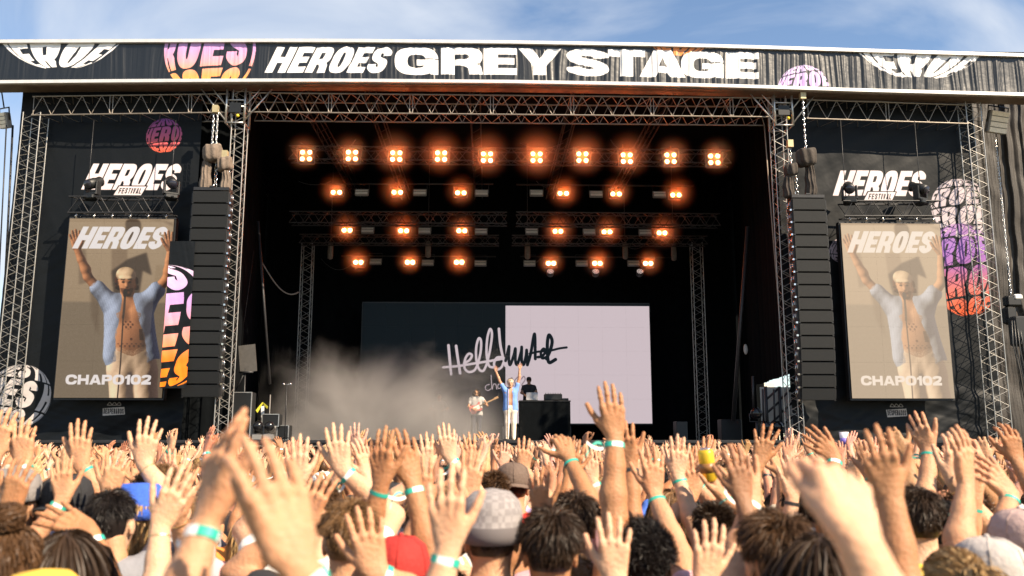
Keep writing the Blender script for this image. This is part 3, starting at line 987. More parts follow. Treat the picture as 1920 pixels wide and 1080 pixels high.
# ------------------------------------------------------------------ black drapes enclosing the stage
def drape(label, A, B, z0, z1, seed, n=240):
    A, B = np.array(A, float), np.array(B, float); d = B - A; L = np.linalg.norm(d); nn = np.array((-d[1], d[0])) / L
    def fn(u, v):
        w = .06 * fbm1(u * L * 2.6, seed, 3) + .02 * fbm1(v * 3 + u * 4, seed + 1, 2)
        return A[0] + d[0] * u + nn[0] * w, A[1] + d[1] * u + nn[1] * w, z0 + (z1 - z0) * v
    return tag(link('stage_drape', grid_mesh('stage_drape', fn, n, 12), CLOTH), label, 'curtain', 'black drapes enclosing the stage')
xl, xr = P(440, 500, 25.9)[0], P(1482, 500, 25.9)[0]
drape('black backdrop drape behind the rear video wall', (-11, 38), (12, 38), 2.0, 14.5, 81)
drape('narrow black drape behind the left speaker column', (P(352, 500, 26.3)[0], 26.3), (xl - .1, 26.55), 1.0, 14.5, 89, 60)
drape('black side drape closing the left flank of the stage', (xl - .1, 26.6), (-9.8, 37.97), 2.0, 14.5, 83)
drape('short black side drape hanging above the gap at right', (xr + .1, 26.6), (xr + .7, 32.3), P(1400, 715, 30)[2], 14.5, 85)
drape('black side drape closing the rear of the right flank', (xr + .69, 32.25), (11, 37.97), 2.0, 14.5, 87)
# ------------------------------------------------------------------ video screens
EXPO = 2 ** vs.exposure
def singer_picture(cv, W, H):
    """live camera picture of the singer, drawn in a 480 x 793 field"""
    z = lambda pts: [((x - (307 - (y - 115) * .097)) / (461 + (y - 115) * .027) * W, (y - 115) / 792 * H) for x, y in pts]
    F = lambda pts, c, a=1.0, soft=0: cv.fill([np.array(z(pts))], c, a, soft)
    sp = lambda pts: [tuple(p) for p in spline(list(pts) + [pts[0]], 6)]
    cv.a[:] = np.array((156, 139, 119)) / 255
    yy = np.linspace(0, 1, cv.a.shape[0])[:, None, None]
    cv.a *= 1.06 - .16 * yy
    F([(200, 488), (790, 495), (790, 930), (200, 930)], (112, 104, 93), .75, 2)
    F([(345, 255), (375, 255), (390, 400), (345, 415)], (120, 106, 92), .8, 2)
    F([(490, 255), (560, 250), (560, 420), (490, 420)], (128, 112, 96), .8, 2)
    F([(395, 415), (440, 430), (430, 640), (400, 560)], (104, 92, 80), .8, 3)
    F(sp([(553, 165), (556, 125), (588, 113), (618, 128), (620, 170), (606, 215), (566, 215)]), (92, 80, 70), 1, 1.5)
    F([(490, 352), (560, 300), (645, 268), (668, 370), (628, 350), (610, 470), (560, 560), (500, 470)], (52, 46, 44), .8, 2)
    F([(600, 700), (640, 640), (700, 700), (690, 900), (600, 905)], (100, 90, 80), .5, 5)
    F([(650, 120), (705, 120), (765, 150), (760, 130)], (126, 110, 95), .8, 2)
    def splat(prims, vox, colour, keep=None, folds=0.0, seed=0, part=None):
        v_, f_ = grow(prims, vox, 0.0)
        me_ = mesh_from('feed_shape', v_, f_); nn_ = np.empty(len(v_) * 3, np.float32); me_.vertices.foreach_get('normal', nn_); nn_ = nn_.reshape(-1, 3); bpy.data.meshes.remove(me_)
        p_ = np.asarray(v_)
        if keep is not None: k_ = keep(p_); p_, nn_ = p_[k_], nn_[k_]
        if folds:
            a_ = np.sin(p_[:, 0] * 30 + 2.2 * np.sin(p_[:, 2] * 9 + seed) + seed) * (1 + .5 * np.sin(p_[:, 2] * 8 + p_[:, 0] * 12)) + .35 * np.sin(p_[:, 2] * 60 + p_[:, 0] * 75 + seed)
            nn_ = nn_ + folds * np.stack([a_, 0 * a_, .6 * np.roll(a_, 7)], 1); nn_ /= np.linalg.norm(nn_, axis=1)[:, None]
        return p_, nn_, colour(p_)
    def rows_(c): return lambda p_: np.tile(np.array(c, float), (len(p_), 1))
    la_ = dict(w=V(-.42, .07, 1.93), d=V(-.05, .02, 1), n=V(0, 1, 0), curl=.12, spread=1.2, pole=V(-1, 0, -.35)); ra_ = dict(w=V(.43, .05, 1.94), d=V(.1, .0, 1), n=V(0, 1, 0), curl=.2, spread=1, pole=V(1, 0, -.25))
    sl_, sr_ = shoulders(la_, ra_)
    I_ = (V(1, 0, 0), V(0, 1, 0), V(0, 0, 1)); hc_ = V(0, .03, 1.64)
    tp = torso_prims(sl_, sr_, .98) + [('e', V(0, .055, 1.14), (.14, .085, .16), I_, .06), ('e', V(-.065, .07, 1.33), (.075, .045, .06), I_, .04), ('e', V(.065, .07, 1.33), (.075, .045, .06), I_, .04)] + head_prims()
    a1, eL = arm_prims(sl_, la_['w'], 'L', la_['d'], la_['n'], la_['pole'], .92, curl=.12, spread=1.2); a2, eR = arm_prims(sr_, ra_['w'], 'R', ra_['d'], ra_['n'], ra_['pole'], .92, curl=.2)
    def skin_col(p_):
        c_ = np.tile(np.array((206, 146, 112), float), (len(p_), 1)); q_ = p_ - hc_
        front = q_[:, 1] > .045
        def patch(m_, col, a_=1.0): c_[m_] = c_[m_] * (1 - a_) + np.array(col) * a_
        patch(front & (q_[:, 2] < -.052) & (q_[:, 2] > -.135), (84, 52, 40), .75)
        patch(front & (np.abs(q_[:, 0]) < .022) & (np.abs(q_[:, 2] + .074) < .010), (60, 22, 20))
        for sx_ in (-1, 1):
            patch(front & (np.hypot((q_[:, 0] - sx_ * .030) / 1.6, q_[:, 2] - .002) < .0085), (40, 26, 22), .9)
            patch(front & (np.abs(q_[:, 0] - sx_ * .031) < .019) & (np.abs(q_[:, 2] - .024) < .005), (50, 32, 24), .9)
        tz = (p_[:, 1] > .05) & (p_[:, 2] < 1.42) & (p_[:, 2] > 1.0)
        pat = np.sin(p_[:, 0] * 150) * np.sin(p_[:, 2] * 130 + 1) > .25
        patch(tz & pat & (np.hypot(p_[:, 0] - .01, (p_[:, 2] - 1.255) * 1.4) < .055), (70, 44, 40), .7)
        patch(tz & (np.abs(p_[:, 0] + .105) < .018) & (np.abs(p_[:, 2] - 1.17) < .05), (62, 40, 38), .75)
        patch(tz & (np.hypot(p_[:, 0] + .01, p_[:, 2] - 1.13) < .012), (80, 40, 30), .8)
        patch(tz & pat & (np.abs(p_[:, 0]) < .12) & (np.abs(p_[:, 2] - 1.075) < .018), (80, 50, 44), .6)
        patch((p_[:, 2] > 1.62) & (np.abs(np.abs(p_[:, 0]) - .30) < .022) & (np.sin(p_[:, 2] * 60) > .3), (92, 62, 54), .6)
        return c_
    P_ = [splat(tp + a1 + a2, .0034, skin_col)]
    sh = [(a_, b_ + .020, c_, d_ + .022, k_) for a_, b_, c_, d_, k_ in torso_prims(sl_, sr_, .98)[:-1]]
    for q_, s_, e_ in ((-1, sl_, eL), (1, sr_, eR)): sh += [(s_, .068, s_ + (e_ - s_) * .55, .066, .03), (V(q_ * .11, .02, 1.3), .09, V(q_ * .17, .03, .98), .075, .05)]
    def blue(p_): st_ = np.where(np.sin((p_[:, 0] + .3 * p_[:, 2]) * 420) > .2, 1.0, .86)[:, None]; return np.array((172, 192, 232), float) * st_
    P_.append(splat(sh, .0042, blue, lambda p_: (p_[:, 2] > .93 + .03 * np.sin(p_[:, 0] * 20)) & ~((p_[:, 1] > .0) & (np.abs(p_[:, 0]) < .055 + .085 * np.clip((1.48 - p_[:, 2]) / .4, 0, 1))), .17, 2))
    tr_ = []
    for q_ in (-1, 1): tr_ += [(V(q_ * .075, 0, 1.0), .13, V(q_ * .09, 0, .85), .132, .05), (V(q_ * .092, 0, .86), .125, V(q_ * .11, .02, .45), .11, .03)]
    P_.append(splat(tr_, .0046, rows_((238, 208, 184)), lambda p_: p_[:, 2] < 1.075, .13, 5))
    P_.append(splat([('e', hc_ + V(0, -.012, .062), (.088, .108, .074), I_, .02), ('e', hc_ + V(0, .075, .036), (.062, .036, .014), I_, .02)], .004, rows_((228, 198, 168)), lambda p_: p_[:, 2] > 1.64 + .030, .25, 3))
    cu = []
    rc = np.random.default_rng(4)
    for k_ in range(46):
        w_ = rc.uniform(.1, 2.5) * rc.choice((-1, 1)); cu.append(('e', hc_ + V(.083 * math.sin(w_) * 1.05, -.02 - .07 * abs(math.cos(w_)) + .03, rc.uniform(-.07, .035)), (.018, .018, .018), I_, .004))
    P_.append(splat(cu, .004, rows_((70, 42, 36)), None, .3, 1))
    pts = np.concatenate([q_[0] for q_ in P_]); nv_ = np.concatenate([q_[1] for q_ in P_]); cc_ = np.concatenate([q_[2] for q_ in P_])
    L_ = nrm(V(.78, .48, .45)); dif = np.clip(nv_ @ L_, 0, 1); rim = np.clip(nv_ @ nrm(V(-.9, -.1, .4)), 0, 1)
    def shade(): return cc_ * (.30 + .86 * dif[:, None] + .16 * rim[:, None]) * np.where(dif[:, None] < .12, np.array((.92, .90, .98)), np.array((1.03, 1.0, .95)))
    col_ = np.clip(shade(), 0, 255) / 255
    zx = 566 - pts[:, 0] * 485 + (1.3 - pts[:, 2]) * 30; zy = 402 + (1.64 - pts[:, 2]) * 492
    X_ = ((zx - (307 - (zy - 115) * .097)) / (461 + (zy - 115) * .027) * W * cv.ss).astype(int); Y_ = ((zy - 115) / 792 * H * cv.ss).astype(int)
    def put(sel):
        od = np.argsort(pts[sel, 1], kind='stable'); x_, y_, c_ = X_[sel][od], Y_[sel][od], col_[sel][od]; z_ = pts[sel, 1][od]
        zb = np.full(cv.a.shape[:2], -9.0)
        for dx in (0, 1, -1, 2):
            for dy in (0, 1, -1, 2):
                xa, ya = x_ + dx, y_ + dy; ok = (xa >= 0) & (xa < cv.a.shape[1]) & (ya >= 0) & (ya < cv.a.shape[0])
                np.maximum.at(zb, (ya[ok], xa[ok]), z_[ok])
        for dx, dy in ((2, 2), (-1, 2), (2, -1), (-1, -1), (2, 0), (0, 2), (-1, 0), (0, -1), (1, 1), (1, 0), (0, 1), (0, 0)):
            xa, ya = x_ + dx, y_ + dy; ok = (xa >= 0) & (xa < cv.a.shape[1]) & (ya >= 0) & (ya < cv.a.shape[0]); xa, ya, zq, cq = xa[ok], ya[ok], z_[ok], c_[ok]
            vis = zq > zb[ya, xa] - .012; cv.a[ya[vis], xa[vis]] = cq[vis]
    put(np.ones(len(pts), bool))
    for k_ in range(3): cv.a[..., k_] = blur(cv.a[..., k_], .8)
    cv.stroke(z([(549, 462), (545, 520), (540, 560)]), 5.0, (64, 56, 54), 1, False)
    cv.stroke(z([(541, 550), (528, 760), (514, 912)]), 3, (56, 46, 44), 1, False)
    F(sp([(541, 438), (552, 432), (560, 446), (552, 468), (542, 464)]), (30, 28, 32), 1, .6)
    T = lambda x0, y0, x1, y1: (*z([(x0, y0)])[0], *z([(x1, y1)])[0])
    a = T(316, 152, 744, 252)
    heroes(cv, a[0] + W * .02, a[1], a[2] + W * .0, a[3], (248, 238, 242))
    put((pts[:, 2] > 1.84) & (pts[:, 0] < 0))
    a = T(286, 808, 662, 850)
    draw_text(cv, 'CHAPO102', a[0], a[1], a[2], a[3], WIDE, .36, .27, .07, (244, 236, 240))

def frame_screen(label, x0, y0, x1, y1, Y, im, base, gain, group):
    a = P(x0, (y0 + y1) / 2, Y); b_ = P(x1, (y0 + y1) / 2, Y); zt = P((x0 + x1) / 2, y0, Y)[2]; zb = P((x0 + x1) / 2, y1, Y)[2]
    w, h = b_[0] - a[0], zt - zb
    t = thing('video_screen', label, 'video screen', ((a[0] + b_[0]) / 2, Y, zb), group)
    m = print_mat('led_picture', im, .7, emit=gain / EXPO, base=base, spec=.2, lines=h * 9)
    nx, nz_ = max(1, round(w / 1.0)), max(1, round(h / 1.0))
    pw, ph = w / nx, h / nz_
    for i in range(nx):
        for k in range(nz_):
            g = .0007
            X0, X1, Z0, Z1 = -w / 2 + i * pw + g, -w / 2 + (i + 1) * pw - g, k * ph + g, (k + 1) * ph - g
            me_ = mesh_from('led_panel', [(X0, 0, Z0), (X1, 0, Z0), (X1, 0, Z1), (X0, 0, Z1), (X0, .09, Z0), (X1, .09, Z0), (X1, .09, Z1), (X0, .09, Z1)],
                            [(0, 1, 2, 3), (1, 5, 6, 2), (0, 4, 5, 1), (3, 2, 6, 7), (0, 3, 7, 4), (5, 4, 7, 6)])
            uvl = me_.uv_layers.new(name='uv')
            for poly in me_.polygons:
                for li in poly.loop_indices:
                    v = me_.vertices[me_.loops[li].vertex_index].co
                    uvl.data[li].uv = ((v.x + w / 2) / w, v.z / h)
            me_.materials.append(m); me_.materials.append(PLASTIC)
            for k2, poly in enumerate(me_.polygons): poly.material_index = 0 if k2 == 0 else 1
            link('led_panel', me_, None, t)
    b = MB()
    b.box((0, .16, -.03), (w + .06, .22, .05)); b.box((0, .16, h + .03), (w + .06, .22, .05))
    for s in (-1, 1): b.box((s * (w / 2 + .022), .16, h / 2), (.035, .22, h - .012))
    for i in range(nx + 1): b.box((-w / 2 + i * pw + (.04 if i == 0 else -.04 if i == nx else 0), .2, h / 2), (.05, .06, h - .02))
    b.build('rear_frame', ALU_DK, t)
    return t, w, h
cv = Canvas(240, 440, (150, 135, 115), 2)
singer_picture(cv, 240, 440)
_g = np.random.default_rng(5).normal(size=(cv.h, cv.w, 1)).repeat(2, 0).repeat(2, 1) * .018
_l = cv.a.mean(-1, keepdims=True); cv.a = np.clip(_l + (cv.a - _l) * 1.0, 0, 1); cv.a = np.clip(cv.a + .15 * (cv.a - .46) * (1 - np.abs(cv.a - .5) * 1.6) + _g + np.array((.035, .008, -.022)), 0.02, 1).astype(np.float32)
imL = cv.image('left_live_picture')
GS = 'portrait video screens hanging beside the stage'
tL, wL, hL = frame_screen('portrait video screen hanging left of the stage, showing the singer in rich colours', 115.5, 410, 315, 746, 24.9, imL, .012, .80, GS)
cv.a = np.clip(cv.a * .55 + np.array((222, 194, 160)) / 255 * .52, 0, 1)  # sun wash mixed into the picture as a pale tan veil
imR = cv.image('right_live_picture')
tR, wR, hR = frame_screen('portrait video screen hanging right of the stage, its picture painted pale to mimic sun', 1587, 419, 1776, 747, 24.9, imR, .05, .84, GS)

# narrow printed cloth hanging between the left screen and the speaker column
_xa, _xb = P(316, 600, 24.9)[0] + .05, P(357, 600, 24.45)[0]; _zt, _zb = P(335, 452, 24.45)[2], P(335, 728, 24.45)[2]
cv = Canvas(int((_xb - _xa) * 110), int((_zt - _zb) * 110), (11, 15, 19), 2)
_h = (_zt - _zb) * 110
globe(cv, -(_xb - _xa) * 8, _h * .585, _h * .42, grad([(_h * .17, (236, 206, 236)), (_h * .4, (200, 156, 222)), (_h * .66, (244, 152, 132)), (_h * .82, (255, 124, 32)), (_h, (250, 132, 22))]), 3, tilt=.12, turn=-1.1)
_cm = print_mat('globe_cloth_print', cv.image('globe_cloth_print'), .55, base=.92, spec=.25, bump=.2, bscale=4)
def _cf(u, v): X = _xa + (_xb - _xa) * u; Z = _zb + (_zt - _zb) * v; return X, 24.45 - .02 * fbm1(X * 3 + Z * .7, 91, 3) - .012 * fbm1(Z * 3 - X, 92, 2), Z
tag(link('hanging_cloth', grid_mesh('hanging_cloth', _cf, 24, 90), _cm), 'narrow cloth with purple to orange ball print between the left screen and speaker column', 'banner')
# rear video wall
W, H = 1090, 444
cv = Canvas(W, H, (8, 17, 22), 2)
PINK, INK = (209, 193, 198), (14, 24, 30)
cv.fill([[(541, 8), (W, 8), (W, H), (541, H)]], PINK)
zz = lambda pts: [((x / 3.2 + 640 - 677) * 2, (y / 3.2 + 560 - 569) * 2) for x, y in pts]
for st, wd in (([(640, 282), (648, 360), (658, 452)], 17), ([(686, 285), (698, 365), (712, 446)], 17), ([(610, 412), (700, 404), (800, 388), (900, 372), (975, 358)], 15),
               ([(735, 388), (768, 368), (782, 340), (762, 332), (742, 362), (737, 410), (760, 438), (796, 430), (818, 392)], 15), ([(818, 392), (834, 320), (836, 256), (822, 240), (808, 290), (808, 360), (824, 420), (850, 432), (872, 392)], 15),
               ([(872, 392), (892, 300), (902, 214), (890, 184), (874, 240), (870, 330), (884, 400), (910, 412)], 15), ([(958, 350), (930, 356), (915, 392), (932, 424), (960, 410), (976, 372)], 15), ([(944, 182), (952, 270), (966, 340), (984, 402)], 16)):
    cv.stroke(zz(st), wd / 1.6, PINK)
for st, wd in (([(985, 372), (1002, 300), (1006, 292), (1004, 360), (1012, 396), (1034, 340), (1044, 300), (1044, 372), (1056, 392), (1078, 320), (1082, 292), (1082, 372), (1094, 394), (1108, 340), (1112, 310), (1116, 396)], 17), ([(1116, 396), (1136, 330), (1160, 212), (1164, 360)], 18),
               ([(1130, 330), (1180, 318), (1250, 312), (1310, 298), (1354, 292)], 13), ([(1180, 350), (1205, 345), (1225, 318), (1215, 300), (1198, 322), (1206, 356), (1236, 348)], 16), ([(1232, 360), (1258, 300), (1266, 250), (1248, 218), (1238, 260), (1238, 340), (1248, 382), (1286, 364)], 20)):
    cv.stroke(zz(st), wd / 1.6, INK)
for st in ([(888, 512), (868, 518), (864, 538), (880, 548), (896, 538)], [(898, 458), (900, 500), (904, 540), (912, 512), (926, 512), (932, 540)], [(956, 506), (940, 514), (940, 534), (954, 532), (958, 506), (966, 536)], [(974, 506), (980, 566)], [(976, 512), (992, 508), (994, 528), (980, 534)]):
    cv.stroke(zz(st), 3.4, (196, 176, 180))
for st in ([(1012, 486), (1024, 474), (1030, 520)], [(1056, 470), (1040, 490), (1048, 516), (1066, 506), (1066, 478), (1054, 470)], [(1080, 480), (1094, 464), (1102, 484), (1082, 516), (1108, 516)]):
    cv.stroke(zz(st), 3.4, (130, 112, 118))
imC = cv.image('rear_wall_picture')
frame_screen('wide rear video wall, half black half pale pink, with handwritten lettering', 677, 569, 1220, 794, 36.3, imC, .012, .98, None)

# ------------------------------------------------------------------ trusses the side screens hang from, with moving lights on top
def moving_head(label, px, py_base, Y, h, turn):
    q = P(px, py_base, Y); t = thing('moving_head_light', label, 'stage light', q, 'moving heads standing on the screen trusses'); t.rotation_euler.z = turn
    b = MB(); b.rbox((0, 0, .07 * h / .8), (.36, .36, .14 * h / .8), .03); b.build('base', PLASTIC, t)
    b = MB()
    for s in (-1, 1): b.rbox((s * .19, 0, .34), (.06, .20, .42), .015)
    b.rbox((0, 0, .17), (.40, .22, .07), .015); b.build('yoke', PLASTIC, t)
    R = np.array(Matrix.Rotation(.45, 3, 'X'))
    b = MB(); b.lathe((0, 0, 0), [(.10, -.24), (.15, -.20), (.155, .05), (.135, .20), (.15, .26), (.15, .30)], 16, 'y'); b.v = [tuple(R @ np.array(p) + (0, 0, .50)) for p in b.v]
    hd = b.build('head', PLASTIC, t)
    b = MB(); b.lathe((0, 0, 0), [(.12, -.255), (.125, -.245)], 16, 'y'); b.v = [tuple(R @ np.array(p) + (0, 0, .50)) for p in b.v]; b.build('lens', mat('dark_glass', (.02, .02, .03), .05), hd)
for side, x0, x1, yt, yb, heads in (('left', 134, 329, 372, 402, ((172, 375), (320, 374))), ('right', 1577, 1758, 380, 408, ((1594, 383), (1727, 384)))):
    a = (P(x0, yt, 24.95) + P(x0, yb, 24.95)) / 2; c = (P(x1, yt, 24.95) + P(x1, yb, 24.95)) / 2
    hh = P(x0, yt, 24.95)[2] - P(x0, yb, 24.95)[2]
    tr = truss('screen_truss', 'black truss carrying the %s video screen' % side, a, c, .40, hh, .62, .026, .014, 'black trusses over the video screens', ALU_DK, faces=('front',))
    b = MB()
    for k in range(6):
        x = .2 + k * (np.linalg.norm(c - a) - .4) / 5; b.tube([(x, -.08, -hh / 2), (x, -.08, -hh / 2 - .13)], .022, 5); b.ball((x, -.13, -hh / 2 - .08), .028, 6, 4)
    b.build('hanging_clamp', CHROME, tr)
    for k, (hx, hy) in enumerate(heads):
        moving_head('black moving head light on the %s end of the %s screen truss' % (('left', 'right')[k], side), hx, hy, 24.9, .8, (-.3, .5)[k])
        q = P(hx + (-8, 0)[k], hy - 20, 24.95); z1 = P(hx, 225, 24.95)[2]
        b = MB(); b.tube([(q[0], 24.98, q[2] - .3), (q[0], 24.98, z1)], .011, 5)
        tag(b.build('hanging_chain', ALU_DK), 'thin dark chain rising from the %s end of the %s screen truss' % (('left', 'right')[k], side), 'chain', 'chains holding the screen trusses')

# ------------------------------------------------------------------ speaker columns
def line_array(label, x0, x1, ytop, ybot, n, Y, side):
    a, c = P(x0, ytop, Y), P(x1, ytop, Y); w = c[0] - a[0]; zt = a[2]; H = zt - P(x0, ybot, Y)[2]
    t = thing('line_array', label, 'speaker column', ((a[0] + c[0]) / 2, Y, zt), 'hanging speaker columns')
    ch = H / n; z = -.02; ang = 0.0; y = 0.0; meshes = None
    for k in range(n):
        ang = .0 + .20 * max(0, (k - n * .45) / (n * .55)) ** 2
        rot_ = (ang, 0, 0)
        loc = (0, y, z)
        if meshes is None:
            b = MB(); b.rbox((0, .235, -ch / 2), (w, .45, ch - .016), .012); cab = b.build('speaker_cabinet', PLASTIC, t, loc)
            b = MB(); b.box((0, -.008, -ch / 2), (w - .05, .03, ch - .05)); g = b.build('grille', GRILLE, cab)
            b = MB()
            for s in (-1, 1): b.box((s * (w / 2 + .012), .10, -ch / 2), (.022, .12, ch * .7))
            for s in (-1, 1): b.box((s * (w / 2 - .03), .0, -ch + .012), (.05, .04, .03))
            hw = b.build('rigging_plate', ALU_DK, cab)
            b = MB(); b.box((side * (w / 2 + .045), .02, -ch + .01), (.05, .06, .05)); b.box((side * (w / 2 + .03), .14, -ch * .4), (.03, .05, .10)); b.tube([(side * (w / 2 + .03), .22, -ch + .03), (side * (w / 2 + .07), .20, -ch * .5), (side * (w / 2 + .03), .22, -.03)], .012, 5)
            pn = b.build('rigging_pin', CHROME, cab)
            meshes = (cab.data, g.data, hw.data, pn.data)
        else:
            cab = link('speaker_cabinet', meshes[0], None, t, loc)
            for nm, me_ in zip(('grille', 'rigging_plate', 'rigging_pin'), meshes[1:]): link(nm, me_, None, cab)
        cab.rotation_euler = rot_
        z -= ch * math.cos(ang); y += ch * math.sin(ang)
    b = MB(); b.box((0, .23, .05), (w * .96, .42, .09)); b.box((0, .22, .11), (.12, .4, .06)); b.build('fly_frame', ALU_DK, t)
    return t
line_array('tall black hanging speaker column between the left screen and the stage', 361, 430, 356, 744, 16, 24.5, 1)
line_array('tall black hanging speaker column between the stage and the right screen', 1484, 1548, 370, 750, 16, 24.5, -1)

def chain_links(b, x, y, z0, z1, r=.045, n_=None):
    n = n_ or max(2, int((z1 - z0) / .085))
    for i in range(n):
        z = z0 + (i + .5) * (z1 - z0) / n; hh = (z1 - z0) / n * .62
        ax = (1, 0) if i % 2 else (.25, 1)
        pts = [(x + ax[0] * r * .5 * c, y + ax[1] * r * .5 * c, z + hh * s) for c, s in ((1, -.6), (1, .6), (0, 1), (-1, .6), (-1, -.6), (0, -1), (1, -.6))]
        b.tube(pts, .011, 4, caps=False)
def hoist(label, px, ytop, ybag, ybot, Y, chains, bagw, tail):
    q = P(px, ybag, Y); zt = P(px, ytop, Y)[2]; zb = P(px, ybot, Y)[2]
    t = thing('chain_hoist', label, 'chain hoist', q, 'bagged chain hoists over the speaker columns')
    sc = bagw / .5; nb = MB(); pr = [(.05, .34), (.20, .33), (.26, .24), (.27, .05), (.25, -.10), (.16, -.17), (.05, -.18)]
    pr = [tuple(q_) for q_ in spline([(a_, c_) for a_, c_ in pr], 4)]; nb.lathe((0, 0, 0), [(max(r, .01) * sc, h * sc) for r, h in pr], 56)
    nb.v = [(x * (1 + .09 * math.sin(7 * math.atan2(y, x) + 4 * z + px) + .05 * math.sin(3 * math.atan2(y, x) - 9 * z)), y * (1 + .09 * math.sin(7 * math.atan2(y, x) + 4 * z + px)), z + .03 * math.sin(11 * x + 7 * y)) for x, y, z in nb.v]
    BG = BAG if px < 900 else mat('dark_canvas', (.045, .036, .03), .9, 0, .4, 9, .6, 26)
    nb.build('rain_cover', BG, t)
    nb = MB(); sx = -.16 if tail < 0 else .08
    L = abs(tail); prof = [(.05, -.02), (.11, -.08), (.125, -.3 * L), (.15, -.62 * L), (.155, -.9 * L), (.10, -L), (.02, -L - .01)]
    prof = [tuple(q_) for q_ in spline([(a_, c_) for a_, c_ in prof], 5)]; nb.lathe((sx * sc, .0, -.10), [(max(a_, .01), c_) for a_, c_ in prof], 48)
    nb.v = [(x + .012 * math.sin(14 * z + 8 * x) + .016 * math.sin(math.atan2(y, x - sx * sc) * 9 + 3 * z), y + .012 * math.sin(11 * z) + .016 * math.cos(math.atan2(y, x - sx * sc) * 9 + 3 * z), z) for x, y, z in nb.v]
    nb.build('chain_bag', BG, t)
    nb = MB()
    for dx in chains: chain_links(nb, dx, .0, .28 * sc, zt - q[2])
    nb.build('chain', CHROME, t)
    nb = MB(); chain_links(nb, .12, .0, zb - q[2] + .12, -.14 * sc, .07); nb.tube([(.12 + .05 * math.cos(w), 0, zb - q[2] + .07 + .06 * math.sin(w)) for w in np.linspace(-1.2, 4.2, 9)], .018, 5); nb.build('hook', CHROME, t)
    nb = MB(); nb.box((0, 0, zt - q[2]), (.16, .16, .22)); nb.build('top_block', mat('brass_block', (.45, .38, .22), .5, .4, .2), t)
hoist('bagged chain hoist on two chains over the left speaker column', 399, 205, 293, 352, 24.72, (-.045, .07), .5, -.98)
hoist('lower slumped bagged hoist beside the left inner tower', 421, 290, 312, 352, 24.72, (.0,), .40, 1.05)
hoist('bagged chain hoist with a long bag over the right speaker column', 1512, 180, 301, 366, 24.72, (.0,), .52, 1.0)
hoist('dark crumpled hoist beside the right inner tower', 1484, 270, 322, 366, 24.72, (.0,), .36, -.7)

# ------------------------------------------------------------------ lamps
BULB = mat('lit_lamp', (1, .7, .4), .4, emit=(1.0, .58, .24), estr=9.0)
REFL = mat('glowing_amber_reflector', (.55, .22, .06), .3, .6, emit=(1.0, .16, .02), estr=.10)  # faint emission put in for the inner halo round each bulb
HOUSE = mat('black_housing', (.012, .012, .013), .5, 0, .2, 9)
AIR = bpy.data.materials.new('lamp_halo_air'); AIR.use_nodes = True
_nt = AIR.node_tree; _nt.nodes.clear(); _o = _nt.nodes.new('ShaderNodeOutputMaterial'); _pv = _nt.nodes.new('ShaderNodeVolumePrincipled'); _nt.links.new(_pv.outputs['Volume'], _o.inputs['Volume'])
_pv.inputs['Color'].default_value = (.95, .9, .85, 1); _pv.inputs['Anisotropy'].default_value = 0.6
_tc = _nt.nodes.new('ShaderNodeTexCoord'); _ln = _nt.nodes.new('ShaderNodeVectorMath'); _ln.operation = 'LENGTH'; _nt.links.new(_tc.outputs['Object'], _ln.inputs[0])
_mr = _nt.nodes.new('ShaderNodeMapRange'); _mr.interpolation_type = 'SMOOTHERSTEP'; _nt.links.new(_ln.outputs['Value'], _mr.inputs['Value'])
for _k, _v in zip(('From Min', 'From Max', 'To Min', 'To Max'), (0.0, 1.0, 0.42, 0.0)): _mr.inputs[_k].default_value = _v
_nt.links.new(_mr.outputs['Result'], _pv.inputs['Density'])
_b = MB(); _b.ball((0, 0, 0), (1, 1, 1), 24, 16); _b.cur = 0
AIRBALL = mesh_from('halo_puff', _b.v, _b.f, True); AIRBALL.materials.append(AIR)
def glow(parent, loc, watts, rad):
    l = bpy.data.lights.new('lamp_light', 'SPOT'); l.energy = watts * .46; l.color = (1.0, .10, .004); l.shadow_soft_size = .10; l.spot_size = math.radians(176); l.spot_blend = .5
    o = bpy.data.objects.new('lamp_light', l); COL.objects.link(o); o.parent = parent; o.location = loc; o.rotation_euler = (-math.pi / 2, 0, 0)
    tag(link('halo_haze', AIRBALL, None, parent, (0, -.45 * rad, .0), None, (rad, rad, rad)), kind='stuff')  # scattering ball added round the lamp to imitate its lens bloom
def blinder_quad(label, px, py, Y, wat):
    q = P(px, py, Y); s = Y / FPX
    t = thing('blinder_lamp', label, 'stage lamp', q, 'lit four bulb blinder lamps of the top row')
    w = 30 * s
    b = MB(); b.rbox((0, .12, 0), (w, .20, w), .03); b.build('housing', HOUSE, t)
    b = MB()
    for c_, sz in (((0, -.02, w / 2 + .01), (w + .06, .05, .02)), ((0, -.02, -w / 2 - .01), (w + .06, .05, .02)), ((w / 2 + .02, -.02, 0), (.02, .05, w)), ((-w / 2 - .02, -.02, 0), (.02, .05, w))): b.box(c_, sz)
    b.tube([(-w / 2 - .03, .1, 0), (-w / 2 - .03, .1, w / 2 + .12), (w / 2 + .03, .1, w / 2 + .12), (w / 2 + .03, .1, 0)], .018, 5); b.build('filter_frame', ALU_DK, t)
    for dx in (-7, 7):
        for dz in (-6.7, 6.7):
            b = MB(); b.lathe((dx * s, -.005, dz * s), [(5.6 * s, 0.03), (6.0 * s, 0.0), (4.8 * s, -.012)], 16, 'y'); rf = b.build('reflector', REFL, t)
            b = MB(); b.ball((dx * s, -.02, dz * s), (3.9 * s, .035, 3.9 * s), 12, 8); b.build('bulb', BULB, rf)
    glow(t, (0, -.10, 0), wat, .52 + wat * .010)
